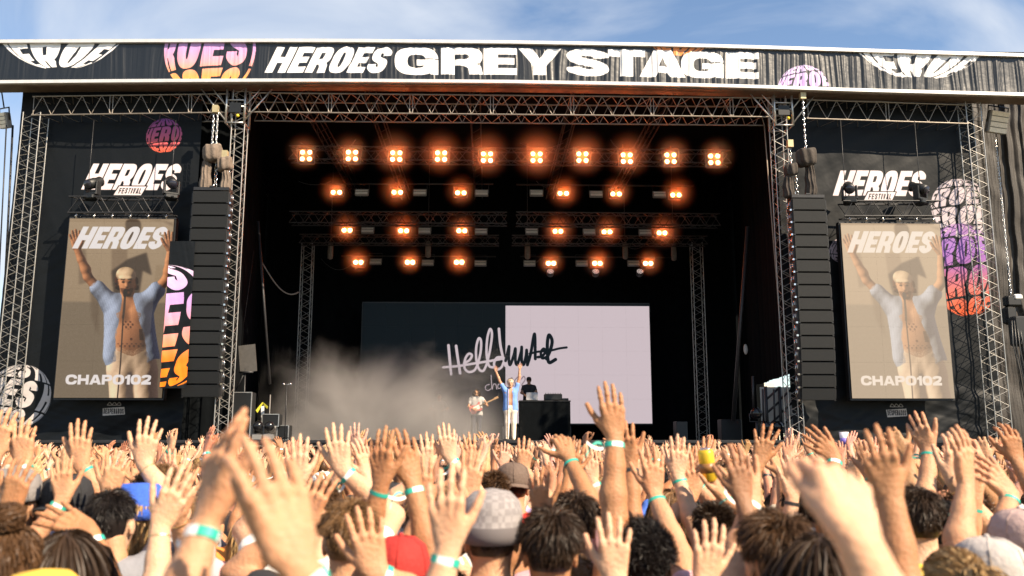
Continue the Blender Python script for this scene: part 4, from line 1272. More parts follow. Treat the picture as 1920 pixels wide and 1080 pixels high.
def blinder_pair(label, px, py, Y, dx_, wat, group):
    q = P(px, py, Y); s = Y / FPX
    t = thing('blinder_lamp', label, 'stage lamp', q, group)
    b = MB(); b.rbox((0, .11, 0), (26 * s, .18, 15 * s), .03); b.build('housing', HOUSE, t)
    b = MB(); b.tube([(-14 * s, .1, 0), (-14 * s, .1, 12 * s), (14 * s, .1, 12 * s), (14 * s, .1, 0)], .015, 5); b.build('yoke', ALU_DK, t)
    for dx in (-dx_, dx_):
        b = MB(); b.lathe((dx * s, 0, 0), [(5.4 * s, .02), (5.8 * s, -.01), (4.6 * s, -.022)], 16, 'y'); rf = b.build('reflector', REFL, t)
        b = MB(); b.ball((dx * s, -.03, 0), (3.9 * s, .035, 3.9 * s), 12, 8); b.build('bulb', BULB, rf)
    glow(t, (0, -.10, 0), wat, .42 + wat * .010)
def strobe(label, px, py, Y, w, h, group, tilt):
    q = P(px, py, Y); s = Y / FPX
    t = thing('strobe_panel', label, 'stage light', q, group)
    R = np.array(Matrix.Rotation(tilt, 3, 'X'))
    b = MB(); b.rbox((0, .07, 0), (w * s + .05, .12, h * s + .05), .015, R); b.build('housing', STEELGREY, t)
    for k, zz_ in enumerate((-.26, .26)):
        b = MB(); b.box(R @ np.array((0, -.0, zz_ * h * s)), (w * s, .02, h * s * .44), R); b.build('lamp_face', WHITEPLATE, t)
    b = MB(); b.box(R @ np.array((0, -.02, 0)), (w * s, .02, .018), R); b.build('tube_lamp', CHROME, t)
    b = MB(); b.tube([(-w * s / 2 - .04, .07, 0), (-w * s / 2 - .04, .07, h * s + .12), (w * s / 2 + .04, .07, h * s + .12), (w * s / 2 + .04, .07, 0)], .014, 5); b.build('yoke', ALU_DK, t)
ORD = ['first', 'second', 'third', 'fourth', 'fifth', 'sixth', 'seventh', 'eighth', 'ninth', 'tenth']
ROWY = (27.0, 29.5, 32.0, 35.0)
for i, (x, y) in enumerate(((574, 292), (660, 292), (743, 293), (827, 293), (913, 295), (1006, 295), (1092, 295), (1175, 297), (1257, 297), (1339, 299))):
    blinder_quad('lit four bulb blinder lamp, %s from the left in the top row' % ORD[i], x, y, ROWY[0], (22, 26, 40, 40, 44, 52, 40, 40, 26, 24)[i])
RN = ('upper row of pairs', 'middle row of pairs', 'lowest row of pairs')
PAIRS = (((631, 361), (745, 361), (864, 362), (1056, 363), (1155, 364), (1267, 366)), ((651, 432), (757, 433), (866, 433), (1046, 434), (1138, 435), (1241, 437)), ((672, 492), (769, 492), (861, 492), (1033, 494), (1120, 494), (1215, 494)))
STRB = (((678, 360), (787, 360), (903, 361), (1006, 361), (1118, 363), (1237, 364)), ((689, 431), (796, 432), (902, 433), (997, 433), (1105, 434), (1210, 435)), ((704, 490), (802, 492), (901, 493), (993, 493), (1091, 493), (1188, 493)))
for r in range(3):
    for i in range(6):
        blinder_pair('lit orange twin lamp, %s from the left in the %s' % (ORD[i], RN[r]), *PAIRS[r][i], ROWY[r + 1], 6.2 - r * .55, 30 + (i * 7 + r * 5) % 14, 'lit twin blinder lamps')
        strobe('pale unlit strobe panel, %s from the left in the %s' % (ORD[i], RN[r]), *STRB[r][i], ROWY[r + 1] - .1, 23 - r * 1.2, 11.5 - r * .5, 'unlit strobe panels beside the twin lamps', -.5)
for i, x in enumerate((1032, 1117, 1200)):
    q = P(x, 509, 34.8); t = thing('wash_light', 'round dotted wash light hanging under the lowest row, %s of three' % ORD[i], 'stage light', q, 'round dotted wash lights under the lowest row')
    R = np.array(Matrix.Rotation(-.6, 3, 'X'))
    b = MB(); b.lathe((0, 0, 0), [(.07, .25), (.13, .2), (.16, .02), (.16, 0)], 16, 'y'); b.v = [tuple(R @ np.array(p)) for p in b.v]; b.build('body', HOUSE, t)
    b = MB()
    for rr, n in ((.0, 1), (.055, 6), (.11, 12)):
        for k in range(n):
            w = 2 * math.pi * k / n; b.ball(R @ np.array((rr * math.cos(w), -.005, rr * math.sin(w))), .017, 6, 4)
    b.build('lens_cluster', mat('lens_white', (.7, .62, .6), .3, emit=(.9, .75, .7), estr=.35), t)
    b = MB(); b.tube([(-.19, .1, 0), (-.19, .1, .26), (.19, .1, .26), (.19, .1, 0)], .015, 5); b.build('yoke', ALU_DK, t)
# rig trusses
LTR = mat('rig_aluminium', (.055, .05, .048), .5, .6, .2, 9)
def rig(label, x0, x1, yt0, yt1, yb0, yb1, Y, bay=.55, grp='lighting rig trusses'):
    a = (P(x0, yt0, Y) + P(x0, yb0, Y)) / 2; c = (P(x1, yt1, Y) + P(x1, yb1, Y)) / 2
    h = P(x0, yt0, Y)[2] - P(x0, yb0, Y)[2]
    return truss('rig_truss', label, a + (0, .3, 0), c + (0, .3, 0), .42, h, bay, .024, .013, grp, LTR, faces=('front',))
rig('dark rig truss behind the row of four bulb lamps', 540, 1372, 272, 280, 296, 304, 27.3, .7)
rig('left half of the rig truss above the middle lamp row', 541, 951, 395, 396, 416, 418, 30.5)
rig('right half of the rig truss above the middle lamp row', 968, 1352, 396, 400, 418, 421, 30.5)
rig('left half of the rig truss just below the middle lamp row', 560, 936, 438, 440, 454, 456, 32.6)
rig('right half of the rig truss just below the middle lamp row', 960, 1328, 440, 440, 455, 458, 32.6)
for lab, x0, x1, y0, y1, Y in (('thin bar carrying the left lamps of the lowest row', 640, 930, 480, 481, 35.2), ('thin bar carrying the right lamps of the lowest row', 975, 1265, 481, 483, 35.2), ('thin bar carrying the left upper twin lamps', 600, 925, 345, 345, 29.8), ('thin bar carrying the right upper twin lamps', 968, 1300, 346, 349, 29.8)):
    b = MB(); b.tube([P(x0, y0, Y), P(x1, y1, Y)], .03, 8); tag(b.build('rig_bar', LTR), lab, 'pipe', 'thin bars of the lighting rig')
for i, (x, y) in enumerate(((620, 455), (803, 452), (989, 455), (1172, 455), (1263, 458))):
    q = P(x, y, 33.2); t = thing('cable_bag', 'hanging hoist bag under the rig, %s from the left' % ORD[i], 'bag', q, 'chain bags hanging under the rig')
    b = MB(); b.lathe((0, 0, 0), [(.05, 0), (.10, -.08), (.11, -.4), (.10, -.62), (.03, -.66)], 12); b.build('sleeve', BAG, t)
    b = MB(); b.tube([(0, 0, 0), (0, 0, 4)], .014, 5); b.build('chain', ALU_DK, t)
# clutter of cables looping over the rig
for i in range(12):
    y = (262, 268, 340, 425, 452, 485)[i % 6]; x = rng.uniform(545, 800) if i < 6 else rng.uniform(960, 1280); Y = 26.8 + (y - 262) / 223 * 8
    w = rng.uniform(30, 90); dr = rng.uniform(6, 22); r_ = .012
    b = MB(); b.tube([P(x + w * t_, y + dr * 4 * t_ * (1 - t_), Y + .3) for t_ in np.linspace(0, 1, 9)], r_, 5)
    tag(b.build('rig_cable', mat('cable_black', (.03, .03, .03), .45)), 'thin slack cable looping %s, %s along the rig' % ({262: 'over the four bulb lamps', 268: 'behind the four bulb lamps', 340: 'over the upper twin lamps', 425: 'over the middle twin lamps', 452: 'under the middle twin lamps', 485: 'at the lowest twin lamps'}[y], 'left of centre' if i < 6 else 'right of centre'), 'cable', 'slack cables on the lighting rig')
# flood lamps at the roof ends
def flood(label, px, py, Y, w, h, tilt, yaw):
    q = P(px, py, Y); s = Y / FPX; t = thing('flood_light', label, 'flood light', q, 'flood lights under the roof ends'); t.rotation_euler = (tilt, .06, yaw)
    W_2, H_ = w * s, h * s
    b = MB(); b.rbox((0, .1, 0), (W_2, .18, H_), .02); b.build('housing', mat('flood_grey', (.30, .28, .26), .45, .3, .15), t)
    for k in range(4):
        b = MB(); b.box((0, -.012, H_ * (-.375 + .25 * k)), (W_2 * .92, .03, H_ * .205)); b.build('lamp_bar', mat('flood_glass', (.80, .70, .58), .3, 0, .2, 25), t)
    b = MB(); b.tube([(-W_2 / 2 - .03, .1, 0), (-W_2 / 2 - .03, .14, H_ / 2 + .14), (W_2 / 2 + .03, .14, H_ / 2 + .14), (W_2 / 2 + .03, .1, 0)], .025, 6); b.tube([(0, .14, H_ / 2 + .14), (0, .14, H_ / 2 + .7)], .022, 5); b.build('bracket', ALU_DK, t)
flood('grey four bar flood light hanging under the right roof end', 1873, 229, 25.6, 42, 44, .30, .18)
flood('grey flood light cut off at the left picture edge', 3, 226, 25.6, 26, 30, .3, -.5)
# hoist and chain outside the right tower
q = P(1897, 565, 26.4); t = thing('chain_motor', 'small black and white chain motor hanging before the brown scrim', 'chain hoist', q)
b = MB(); b.rbox((0, 0, 0), (.46, .3, .34), .05); b.rbox((-.12, 0, -.45), (.34, .3, .55), .06); b.build('motor_body', PLASTIC, t)
b = MB(); b.rbox((.13, -.12, .12), (.26, .12, .16), .03); b.build('white_cover', mat('white_plastic', (.75, .73, .7), .4), t)
b = MB(); zt = P(1863, 258, 26.4)[2] - q[2]; chain_links(b, 0, 0, .2, zt, .05); b.build('chain', CHROME, t)
q = P(1908, 640, 26.0); t = thing('cable_bundle', 'dark tangle of boxes and cables at the right picture edge', 'cable bundle', q)
b = MB(); b.rbox((.1, 0, .3), (.5, .4, .9), .05); b.build('dark_box', PLASTIC, t)
b = MB()
for k in range(7):
    b.tube([(-.25 + .09 * k, -.22 + .03 * k, .6), (-.3 + .1 * k, -.25, -.1 - .1 * (k % 3)), (-.15 + .08 * k, -.2, -.9 - .2 * (k % 2)), (.0 + .05 * k, -.2, -3.2)], .018, 5)
b.build('hanging_cable', mat('cable_black', (.03, .03, .03), .45), t)
# gusts of cloth straps, guy wires
for i, (x0, y0, Y0, x1, y1, Y1, r_, lab) in enumerate(((470, 235, 26.0, 452, 350, 26.2, .012, 'thin wire hanging beside the left inner tower'), (1433, 235, 25.8, 1470, 700, 25.9, .018, 'pale rope hanging beside the right inner tower'), (484, 415, 28.5, 506, 720, 28.5, .045, 'slanting dark pole at the left side of the stage'), (1402, 425, 28.5, 1375, 790, 28.5, .07, 'slanting grey pole at the right side of the stage'), (476, 470, 30, 446, 690, 30, .012, 'thin guy wire crossing the left stage side'), (12, 235, 25.3, -2, 520, 25.3, .02, 'cable hanging outside the left tower'), (24, 235, 25.5, 8, 560, 25.5, .03, 'dark cable beside the outer left tower'))):
    b = MB(); b.tube([P(x0, y0, Y0), P(x1, y1, Y1)], r_, 6); tag(b.build('rigging_pole' if r_ > .04 else 'hanging_rope', mat('pale_rope', (.30, .25, .2), .8) if 'pale' in lab else ALU_DK if 'dark' in lab or 'cable' in lab else LTR), lab, 'pole' if r_ > .04 else 'rope')
b = MB(); b.tube([P(490 + 70 * t_, 490 + 62 * math.sin(math.pi * t_ * .62), 30) for t_ in np.linspace(0, 1, 16)], .022, 6); tag(b.build('slack_cable', mat('pale_rope', (.30, .25, .2), .8)), 'slack pale cable sagging at the left side of the stage', 'cable')
b = MB(); b.tube([P(400, 130 + 100, 25.9), P(400, 240, 25.9)], .02, 5)

# smoke from the left
def volume_box(name, label, lo, hi, build_nodes):
    b = MB(); lo = np.array(lo, float); hi = np.array(hi, float); b.box((lo + hi) / 2, hi - lo)
    m = bpy.data.materials.new(name + '_air'); m.use_nodes = True; nt = m.node_tree; nt.nodes.clear()
    out = nt.nodes.new('ShaderNodeOutputMaterial'); pv = nt.nodes.new('ShaderNodeVolumePrincipled'); nt.links.new(pv.outputs['Volume'], out.inputs['Volume'])
    build_nodes(nt, pv)
    return tag(b.build(name, m), label, None, None, 'stuff')
zlo, zhi = P(960, 560, 27)[2], P(960, 245, 27)[2]
def smoke_air(nt, pv):
    N = nt.nodes.new; Lk = nt.links.new
    pv.inputs['Color'].default_value = (.96, .93, .92, 1); pv.inputs['Anisotropy'].default_value = 0.15
    g = N('ShaderNodeNewGeometry'); sp_ = N('ShaderNodeSeparateXYZ'); Lk(g.outputs['Position'], sp_.inputs[0])
    def rng_(sock, a, b_, c=0, d=1, smooth=True):
        m_ = N('ShaderNodeMapRange'); m_.interpolation_type = 'SMOOTHSTEP' if smooth else 'LINEAR'; Lk(sock, m_.inputs['Value'])
        for k_, v_ in zip(('From Min', 'From Max', 'To Min', 'To Max'), (a, b_, c, d)): m_.inputs[k_].default_value = v_
        return m_.outputs['Result']
    n1 = N('ShaderNodeTexNoise'); n1.inputs['Scale'].default_value = .34; n1.inputs['Detail'].default_value = 4; n1.inputs['Roughness'].default_value = .62; n1.inputs['Distortion'].default_value = .6
    Lk(g.outputs['Position'], n1.inputs['Vector'])
    def mul(a, b_, op='MULTIPLY'):
        m_ = N('ShaderNodeMath'); m_.operation = op
        for k_, v_ in enumerate((a, b_)):
            if isinstance(v_, (int, float)): m_.inputs[k_].default_value = v_
            else: Lk(v_, m_.inputs[k_])
        return m_.outputs[0]
    # cloud top rises towards the middle left and is eaten by noise
    hgt = mul(sp_.outputs['Z'], mul(mul(n1.outputs['Fac'], .5, 'SUBTRACT'), 5.0), 'SUBTRACT')
    top = rng_(hgt, 1.9, 5.0, 1, 0)
    xl_ = rng_(sp_.outputs['X'], SMX[0], SMX[1]); xr_ = rng_(sp_.outputs['X'], SMX[2], SMX[3], 1, 0)
    back = rng_(sp_.outputs['Y'], 33.5, 35.8, 1, .0)
    body = rng_(n1.outputs['Fac'], .30, .62, .25, 1)
    d_ = mul(mul(mul(top, xl_), mul(xr_, back)), mul(body, SMOKE_D))
    Lk(d_, pv.inputs['Density'])
SMOKE_D = 0.95
SMX = (P(440, 700, 30)[0], P(650, 700, 31)[0], P(740, 700, 31)[0], P(985, 700, 31)[0])
volume_box('stage_smoke', 'pale smoke drifting across the left half of the stage', (xl + .3, 28.0, 2.12), (P(1010, 700, 31)[0], 36.0, P(960, 500, 31)[2]), smoke_air)
# ------------------------------------------------------------------ people materials
SKIN = mat('skin', (.6, .37, .25), .56, 0, .16, 18, .25, 95, obj_color=True, spec=.3, sss=.15)
FABRIC = mat('cotton', (.5, .5, .5), .85, 0, .10, 12, .5, 16, obj_color=True)
def blotch(m):
    """uneven redness and tan over the skin"""
    nt = m.node_tree; bs = nt.nodes['Principled BSDF']; src = bs.inputs['Base Color'].links[0].from_socket
    co = nt.nodes.new('ShaderNodeTexCoord'); n = nt.nodes.new('ShaderNodeTexNoise'); n.inputs['Scale'].default_value = 9; n.inputs['Detail'].default_value = 3
    nt.links.new(co.outputs['Object'], n.inputs['Vector'])
    mr = nt.nodes.new('ShaderNodeMapRange'); nt.links.new(n.outputs['Fac'], mr.inputs['Value']); mr.inputs['From Min'].default_value = .42; mr.inputs['From Max'].default_value = .66; mr.inputs['To Max'].default_value = .55
    mx_ = nt.nodes.new('ShaderNodeMix'); mx_.data_type = 'RGBA'; mx_.blend_type = 'MULTIPLY'; nt.links.new(mr.outputs['Result'], mx_.inputs[0]); nt.links.new(src, mx_.inputs[6]); mx_.inputs[7].default_value = (1.0, .78, .66, 1)
    nt.links.new(mx_.outputs[2], bs.inputs['Base Color'])
blotch(SKIN)
HAIRM = mat('hair', (.03, .02, .012), .5, 0, 0, 8, obj_color=True, island=.35, spec=.28)
DENIM = mat('dark_denim', (.03, .035, .05), .85, 0, .3, 9)
TEAL = mat('teal_band', (.02, .36, .27), .5)
WHITEB = mat('white_band', (.80, .78, .75), .5)
BLACKB = mat('black_print', (.02, .02, .02), .5)
GOLD = mat('gold_bracelet', (.8, .55, .25), .3, .9)
EYEM = mat('dark_eye', (.02, .014, .01), .3)
CAPM = mat('cap_cloth', (.2, .2, .2), .85, 0, .15, 20, .3, 60, obj_color=True)
HC = (0, .03, 1.64)

def surf(name, prims, vox, ad, m, smooth=True):
    v, f = grow(prims, vox, ad)
    me_ = mesh_from(name, v, f, smooth); me_.materials.append(m)
    return me_

def person_meshes(la, ra, vox, ad, sleeve='tee', wide=1.0, bulk=1.0, open_front=False):
    """la, ra: dict(w, d, n, ...) in the person's own space, facing +Y, 1.75 m tall"""
    sl, sr = shoulders(la, ra); out = {'bands': []}
    Pm = torso_prims(sl, sr, wide) + head_prims()
    SP = [(a, b + .016, c, d + .016, k) for a, b, c, d, k in torso_prims(sl, sr, wide)[:-1]]
    for sd, s, a in (('L', sl, la), ('R', sr, ra)):
        q = -1 if sd == 'L' else 1
        if a is None:
            a = dict(w=V(q * .27, .10, .93), d=V(q * .05, .2, -1), n=V(-q, 0, 0), pole=V(q * .5, -1, 0))
        hk = {k: a[k] for k in ('curl', 'spread', 'thumb', 'curls', 'sc') if k in a}
        pr, e = arm_prims(s, a['w'], sd, a['d'], a.get('n', V(0, 1, 0)), a.get('pole', V(q * .9, .35, -.45)), bulk * a.get('bulk', 1), **hk)
        Pm += pr; f = nrm(a['w'] - e)
        out['bands'].append((a['w'] - f * .035, f, nrm(np.cross(f, nrm(a.get('n', V(0, 1, 0))))), e))
        if sleeve != 'tank':
            t = .52 if sleeve == 'tee' else .95
            SP.append((s, .070 * bulk, s + (e - s) * t, .062 * bulk, .03))
    out['body'] = surf('person_body', Pm, vox, ad, SKIN)
    v, f = grow(SP, .015, .08)
    if open_front:
        cx = [np.mean([v[i][0] for i in q]) for q in f]; cy = [np.mean([v[i][1] for i in q]) for q in f]; cz = [np.mean([v[i][2] for i in q]) for q in f]
        f = [q for q, x, y, z in zip(f, cx, cy, cz) if not (y > .02 and abs(x) < .035 + .07 * max(0, 1.5 - z))]
    out['shirt'] = mesh_from('shirt_cloth', v, f, True); out['shirt'].materials.append(FABRIC)
    return out

_tr = []
for q in (-1, 1):
    _tr += [(V(q * .075, 0, .98), .122, V(q * .09, 0, .85), .12, .05), (V(q * .09, 0, .86), .10, V(q * .10, .02, .50), .075, .04), (V(q * .10, .02, .50), .075, V(q * .10, 0, .10), .062, .03), (V(q * .10, -.06, .045), .045, V(q * .105, .15, .035), .036, .02)]
TROUSERS = surf('trousers_cloth', _tr, .02, .1, DENIM)
TROUSERS_C = surf('pale_trousers_cloth', _tr, .02, .1, FABRIC)

def skull_point(th, ph, off=0.0):
    r = np.array((.075 + off, .095 + off, .099 + off))
    return np.array((0, -.008, .018)) + r * np.array((math.sin(th) * math.cos(ph), math.sin(th) * math.sin(ph), math.cos(th)))

def hair_mesh(style, n, seed, w0=.0020):
    """ribbon strands rooted on the skull over a close cap; the face side (+Y) stays free"""
    r = np.random.default_rng(seed); V_, F_ = [], []
    def ribbon(pts, w):
        b = len(V_); d = pts[-1] - pts[0]; a = nrm(np.cross(d, r.normal(size=3)))
        k = len(pts)
        for i, p in enumerate(pts):
            ww = w * (1 - .75 * (i / (k - 1)) ** 1.5); V_.append(p + a * ww); V_.append(p - a * ww)
        for i in range(k - 1): F_.append((b + 2 * i, b + 2 * i + 1, b + 2 * i + 3, b + 2 * i + 2))
    b = MB(); b.ball((0, -.012, .018), (.077, .095, .100), 20, 14)
    keep = [i for i, q in enumerate(b.v) if not (q[1] > .045 and q[2] < .055) and not (q[2] < -.055) and not (abs(q[0]) > .06 and q[1] > -.02 and q[2] < .0)]
    ks = set(keep)
    V_ += [np.array(q) for q in b.v]; F_ += [f for f in b.f if all(i in ks for i in f)]
    whorl = np.array((.01, -.045, .12))
    cnt = 0
    while cnt < n:
        z = r.uniform(-.55, 1); ph = r.uniform(0, 2 * math.pi); th = math.acos(z)
        front = math.sin(ph) > .25
        if front and z < .45: continue
        if abs(math.cos(ph)) > .75 and z < .05: continue
        if style in ('short', 'fade', 'quiff', 'under') and z < -.35: continue
        if style == 'under' and z > .12: continue
        p = skull_point(th, ph, .003); nn = nrm(p - np.array((0, -.008, .018)))
        tuft = V(math.sin(p[0] * 95 + p[2] * 60 + seed), math.sin(p[1] * 88 - p[0] * 70 + 2 * seed), .6 * math.sin(p[2] * 105 + p[1] * 50)) * .75
        comb = nrm((p - whorl) - nn * np.dot(p - whorl, nn))
        if style in ('short', 'under'):
            L = r.uniform(.016, .034) * (1 if z > .2 else .5); d = nrm(nn * .5 + comb * .9 + tuft + r.normal(size=3) * .40); pts = [p, p + d * L * .5, p + nrm(d + comb * .5 + V(0, 0, -.2)) * L]
        elif style == 'fade':
            L = r.uniform(.012, .03) if z > .35 else r.uniform(.006, .012); d = nrm(nn * .8 + comb * .7 + tuft * .5 + r.normal(size=3) * .3); pts = [p, p + d * L * .6, p + d * L]
        elif style == 'quiff':
            L = r.uniform(.030, .058) if z > .45 else r.uniform(.014, .026); sw = V(.5, .25, 0) if z > .3 else V(0, 0, -.6)
            d = nrm(nn * .7 + comb * .7 + sw + tuft * .4 + r.normal(size=3) * .35); pts = [p, p + d * L * .5, p + d * L * .8 + comb * L * .25 - nn * L * .12, p + d * L * .9 + comb * L * .5 - nn * L * .3]
        elif style == 'curly':
            L = r.uniform(.03, .055) * (1 if z > 0 else .6); d = nrm(nn + r.normal(size=3) * .4); s1 = nrm(np.cross(d, r.normal(size=3))); s2 = np.cross(d, s1); R_ = r.uniform(.006, .011); o = r.uniform(0, 6)
            pts = [p + d * L * t + (s1 * math.cos(o + t * 9) + s2 * math.sin(o + t * 9)) * R_ for t in np.linspace(0, 1, 7)]
        elif style in ('long', 'bob', 'ponytail', 'bun'):
            if style == 'bun' or style == 'ponytail':
                tgt = np.array((0, -.115, .055)) if style == 'ponytail' else np.array((0, -.03, .135))
                pts = []
                for t in np.linspace(0, 1, 6):
                    q = p * (1 - t) + tgt * t; c0 = np.array((0, -.008, .018)); e = (q - c0) / np.array((.083, .103, .108)); l = np.linalg.norm(e)
                    if l < 1.0 or t < .9: q = c0 + (q - c0) / max(l, .3) * (1.0 if l < 1 else min(l, 1.06))
                    pts.append(q + r.normal(size=3) * .0022)
            else:
                Lm = .30 if style == 'long' else .17
                pts = [p]; q = p.copy(); L = r.uniform(.8, 1.05) * Lm; side = comb * 1.0
                d = nrm(comb + nn * .25 + V(0, 0, -.2))
                for t in range(7):
                    d = nrm(d + V(0, -.05, -.42) + r.normal(size=3) * .09); q = q + d * L / 7
                    c0 = np.array((0, -.008, .018)); e = (q - c0) / np.array((.088, .108, .108)); l = np.linalg.norm(e)
                    if l < 1: q = c0 + (q - c0) / l
                    if q[1] > .05 and q[2] < .06: q[0] = math.copysign(max(abs(q[0]), .078), q[0])
                    pts.append(q.copy())
        ribbon([np.asarray(q) for q in pts], (w0 if n < 3000 else .0013) * r.uniform(.7, 1.3) * (1.4 if style in ('curly', 'long', 'bob', 'bun', 'ponytail') else 1)); cnt += 1
    if style == 'bun':
        for k in range(n // 3):
            d = nrm(r.normal(size=3)); c = np.array((0, -.045, .150)); s1 = nrm(np.cross(d, V(0, 0, 1))); pts = [c + .042 * nrm(d * math.cos(t) + s1 * math.sin(t)) * r.uniform(.9, 1.08) for t in np.linspace(0, 1.6, 6)]; ribbon(pts, w0 * 1.5)
    if style == 'ponytail':
        for k in range(n // 3):
            o = r.normal(size=3) * .012; pts = [np.array((0, -.11, .055)) + o * (1 + 2 * t) + V(0, -.05 * math.sin(t * 2.2), .02 - .24 * t * t) for t in np.linspace(0, 1, 7)]; ribbon(pts, w0 * 1.5)
    me_ = mesh_from('hair_strands', V_, F_, True); me_.materials.append(HAIRM)
    return me_

def cap_mesh(kind, seed=0):
    b = MB()
    if kind == 'bucket':
        b.lathe((0, -.008, .0), [(.122, .012), (.128, .006), (.098, .050), (.092, .118), (.070, .136), (.01, .14)], 24)
    elif kind == 'beanie':
        b.lathe((0, -.010, .0), [(.094, -.005), (.100, .02), (.098, .045), (.094, .05), (.096, .08), (.086, .115), (.058, .142), (.01, .152)], 28)
        b.v = [(x, y * 1.16, z + .12 * y * .4) for x, y, z in b.v]
    else:
        b.lathe((0, -.010, .0), [(.090, .018), (.093, .03), (.091, .07), (.078, .108), (.048, .130), (.01, .136)], 24)
        b.v = [(x, y * 1.16, z) for x, y, z in b.v]
        sgn = -1 if kind == 'back_cap' else 1
        v = []; f = []
        for i, t in enumerate(np.linspace(-1, 1, 11)):
            x = .088 * t; y0 = .10 * math.sqrt(max(0, 1 - t * t * .9)); y1 = y0 + .075 * (1 - t * t) ** .5
            for yy, zz2 in ((y0 - .01, .034), (y1, .020 - .02 * t * t), (y1, .012 - .02 * t * t), (y0 - .01, .024)): v.append((x, sgn * yy, zz2))
        for i in range(10):
            for k in range(4): f.append((i * 4 + k, i * 4 + (k + 1) % 4, i * 4 + 4 + (k + 1) % 4, i * 4 + 4 + k))
        b.add(v, f, True); b.ball((0, -.01, .137), .009, 8, 5)
        for k in range(6):
            w = math.pi / 6 + k * math.pi / 3
            b.tube([(r_ * 1.012 * math.cos(w), (-.010 + r_ * 1.012 * math.sin(w)) * 1.16, h_) for r_, h_ in ((.0925, .03), (.091, .07), (.078, .108), (.048, .130), (.012, .137))], .0016, 4)
    me_ = mesh_from('cap_shape', b.v, b.f, True); me_.materials.append(CAPM)
    return me_

def band_mesh(kind, seed=0):
    """wrist band round the z axis: wide printed strap, cord with tail, or thin bracelet"""
    b = MB(); r = random.Random(seed); n = 22
    hw = {'strap': .0085, 'cord': .006, 'bracelet': .002, 'watch': .008}[kind]
    ea, eb = .0345, .0275
    v = []
    for k in range(n):
        w = 2 * math.pi * k / n
        for dz, o in ((-hw, 0), (hw, 0), (hw, -.0018), (-hw, -.0018)): v.append(((ea + o) * math.cos(w), (eb + o) * math.sin(w), dz))
    base = len(b.v); b.v += v
    for k in range(n):
        j = (k + 1) % n
        for e in range(4):
            b.f.append((base + k * 4 + e, base + j * 4 + e, base + j * 4 + (e + 1) % 4, base + k * 4 + (e + 1) % 4)); b.sm.append(False)
            w = 360 * k / n; white = (200 < w < 330) or (60 < w < 120)
            b.m.append({'strap': 1 if white else 0, 'cord': 0, 'bracelet': 3, 'watch': 2}[kind])
    if kind == 'strap' or kind == 'watch':
        b.cur = 2; b.box((0, -eb - .0015, 0), (.016 if kind == 'strap' else .030, .002 if kind == 'strap' else .008, .008 if kind == 'strap' else .032))
    if seed == 0 and kind in ('cord', 'strap'):
        sg = r.choice((-1, 1))
        for q in (0, 1):
            b.cur = 0 if q == 0 else (1 if kind == 'strap' else 0); p = [(sg * (ea + .06 * t), -.01 + .01 * q, .05 * t * (.6 - t) * 2 * (1 - 1.4 * q) - .012 * q) for t in np.linspace(0, 1, 6)]
            v = []; f = []
            for i, (x, y, z) in enumerate(p): v += [(x, y, z - .005), (x, y, z + .005), (x, y - .001, z + .005), (x, y - .001, z - .005)]
            for i in range(5):
                for e in range(4): f.append((i * 4 + e, i * 4 + (e + 1) % 4, i * 4 + 4 + (e + 1) % 4, i * 4 + 4 + e))
            b.add(v, f)
            if r.random() < .5: break
    me_ = mesh_from('wrist_band', b.v, b.f)
    for m in (TEAL, WHITEB, BLACKB, GOLD): me_.materials.append(m)
    me_.polygons.foreach_set('material_index', b.m)
    return me_

def face_mesh():
    b = MB()
    for s in (-1, 1): b.ball((s * .030, .082, .004), (.012, .006, .006), 8, 5)
    b.ball((0, .092, -.064), (.020, .006, .005), 8, 4)
    for s in (-1, 1): b.box((s * .031, .089, .022), (.028, .006, .005))
    return mesh_from('face_features', b.v, b.f, True)
FACE = face_mesh(); FACE.materials.append(EYEM)

HAIRS = {}
def hair(style, n, seed):
    n = min(n, 6500 if style not in ('long', 'bob', 'bun', 'ponytail') else 2200); k = (style, n, seed)
    if k not in HAIRS: HAIRS[k] = hair_mesh(style, n, seed)
    return HAIRS[k]
CAPS = {k: cap_mesh(k) for k in ('cap', 'back_cap', 'bucket', 'beanie')}
BANDS = {(k, s): band_mesh(k, s) for k in ('strap', 'cord', 'bracelet', 'watch') for s in range(2)}

def assemble(ms, label, loc, yaw, sc, skin, shirt, hairme, haircol, group=None, cap=None, capcol=None, bands=(None, None), trousers=None, face=False):
    o = link('person', ms['body'], None, None, loc, (0, 0, yaw), (sc, sc, sc)); o.color = (*skin, 1)
    tag(o, label, 'person', group)
    if ms.get('shirt') and shirt is not None:
        c = link('shirt', ms['shirt'], None, o); c.color = (*shirt, 1)
    c = link('trousers', TROUSERS if trousers is None else TROUSERS_C, None, o)
    if trousers is not None: c.color = (*trousers, 1)
    if hairme:
        h = link('hair', hairme, None, o, HC); h.color = (*haircol, 1)
    if cap:
        h = link('cap' if 'cap' in cap else 'hat', CAPS[cap], None, o, HC); h.color = (*capcol, 1)
    if face: link('face_features', FACE, None, o, HC)
    for b, kind in zip(ms['bands'], bands):
        if not kind: continue
        p, f, x, e = b
        y = np.cross(f, x); M_ = Matrix(((x[0], y[0], f[0]), (x[1], y[1], f[1]), (x[2], y[2], f[2]))).to_4x4(); M_.translation = Vector(p)
        bb = bpy.data.objects.new('bracelet' if kind[0] == 'bracelet' else 'watch' if kind[0] == 'watch' else 'wristband', BANDS[kind]); COL.objects.link(bb); bb.parent = o; bb.matrix_local = M_
    return o

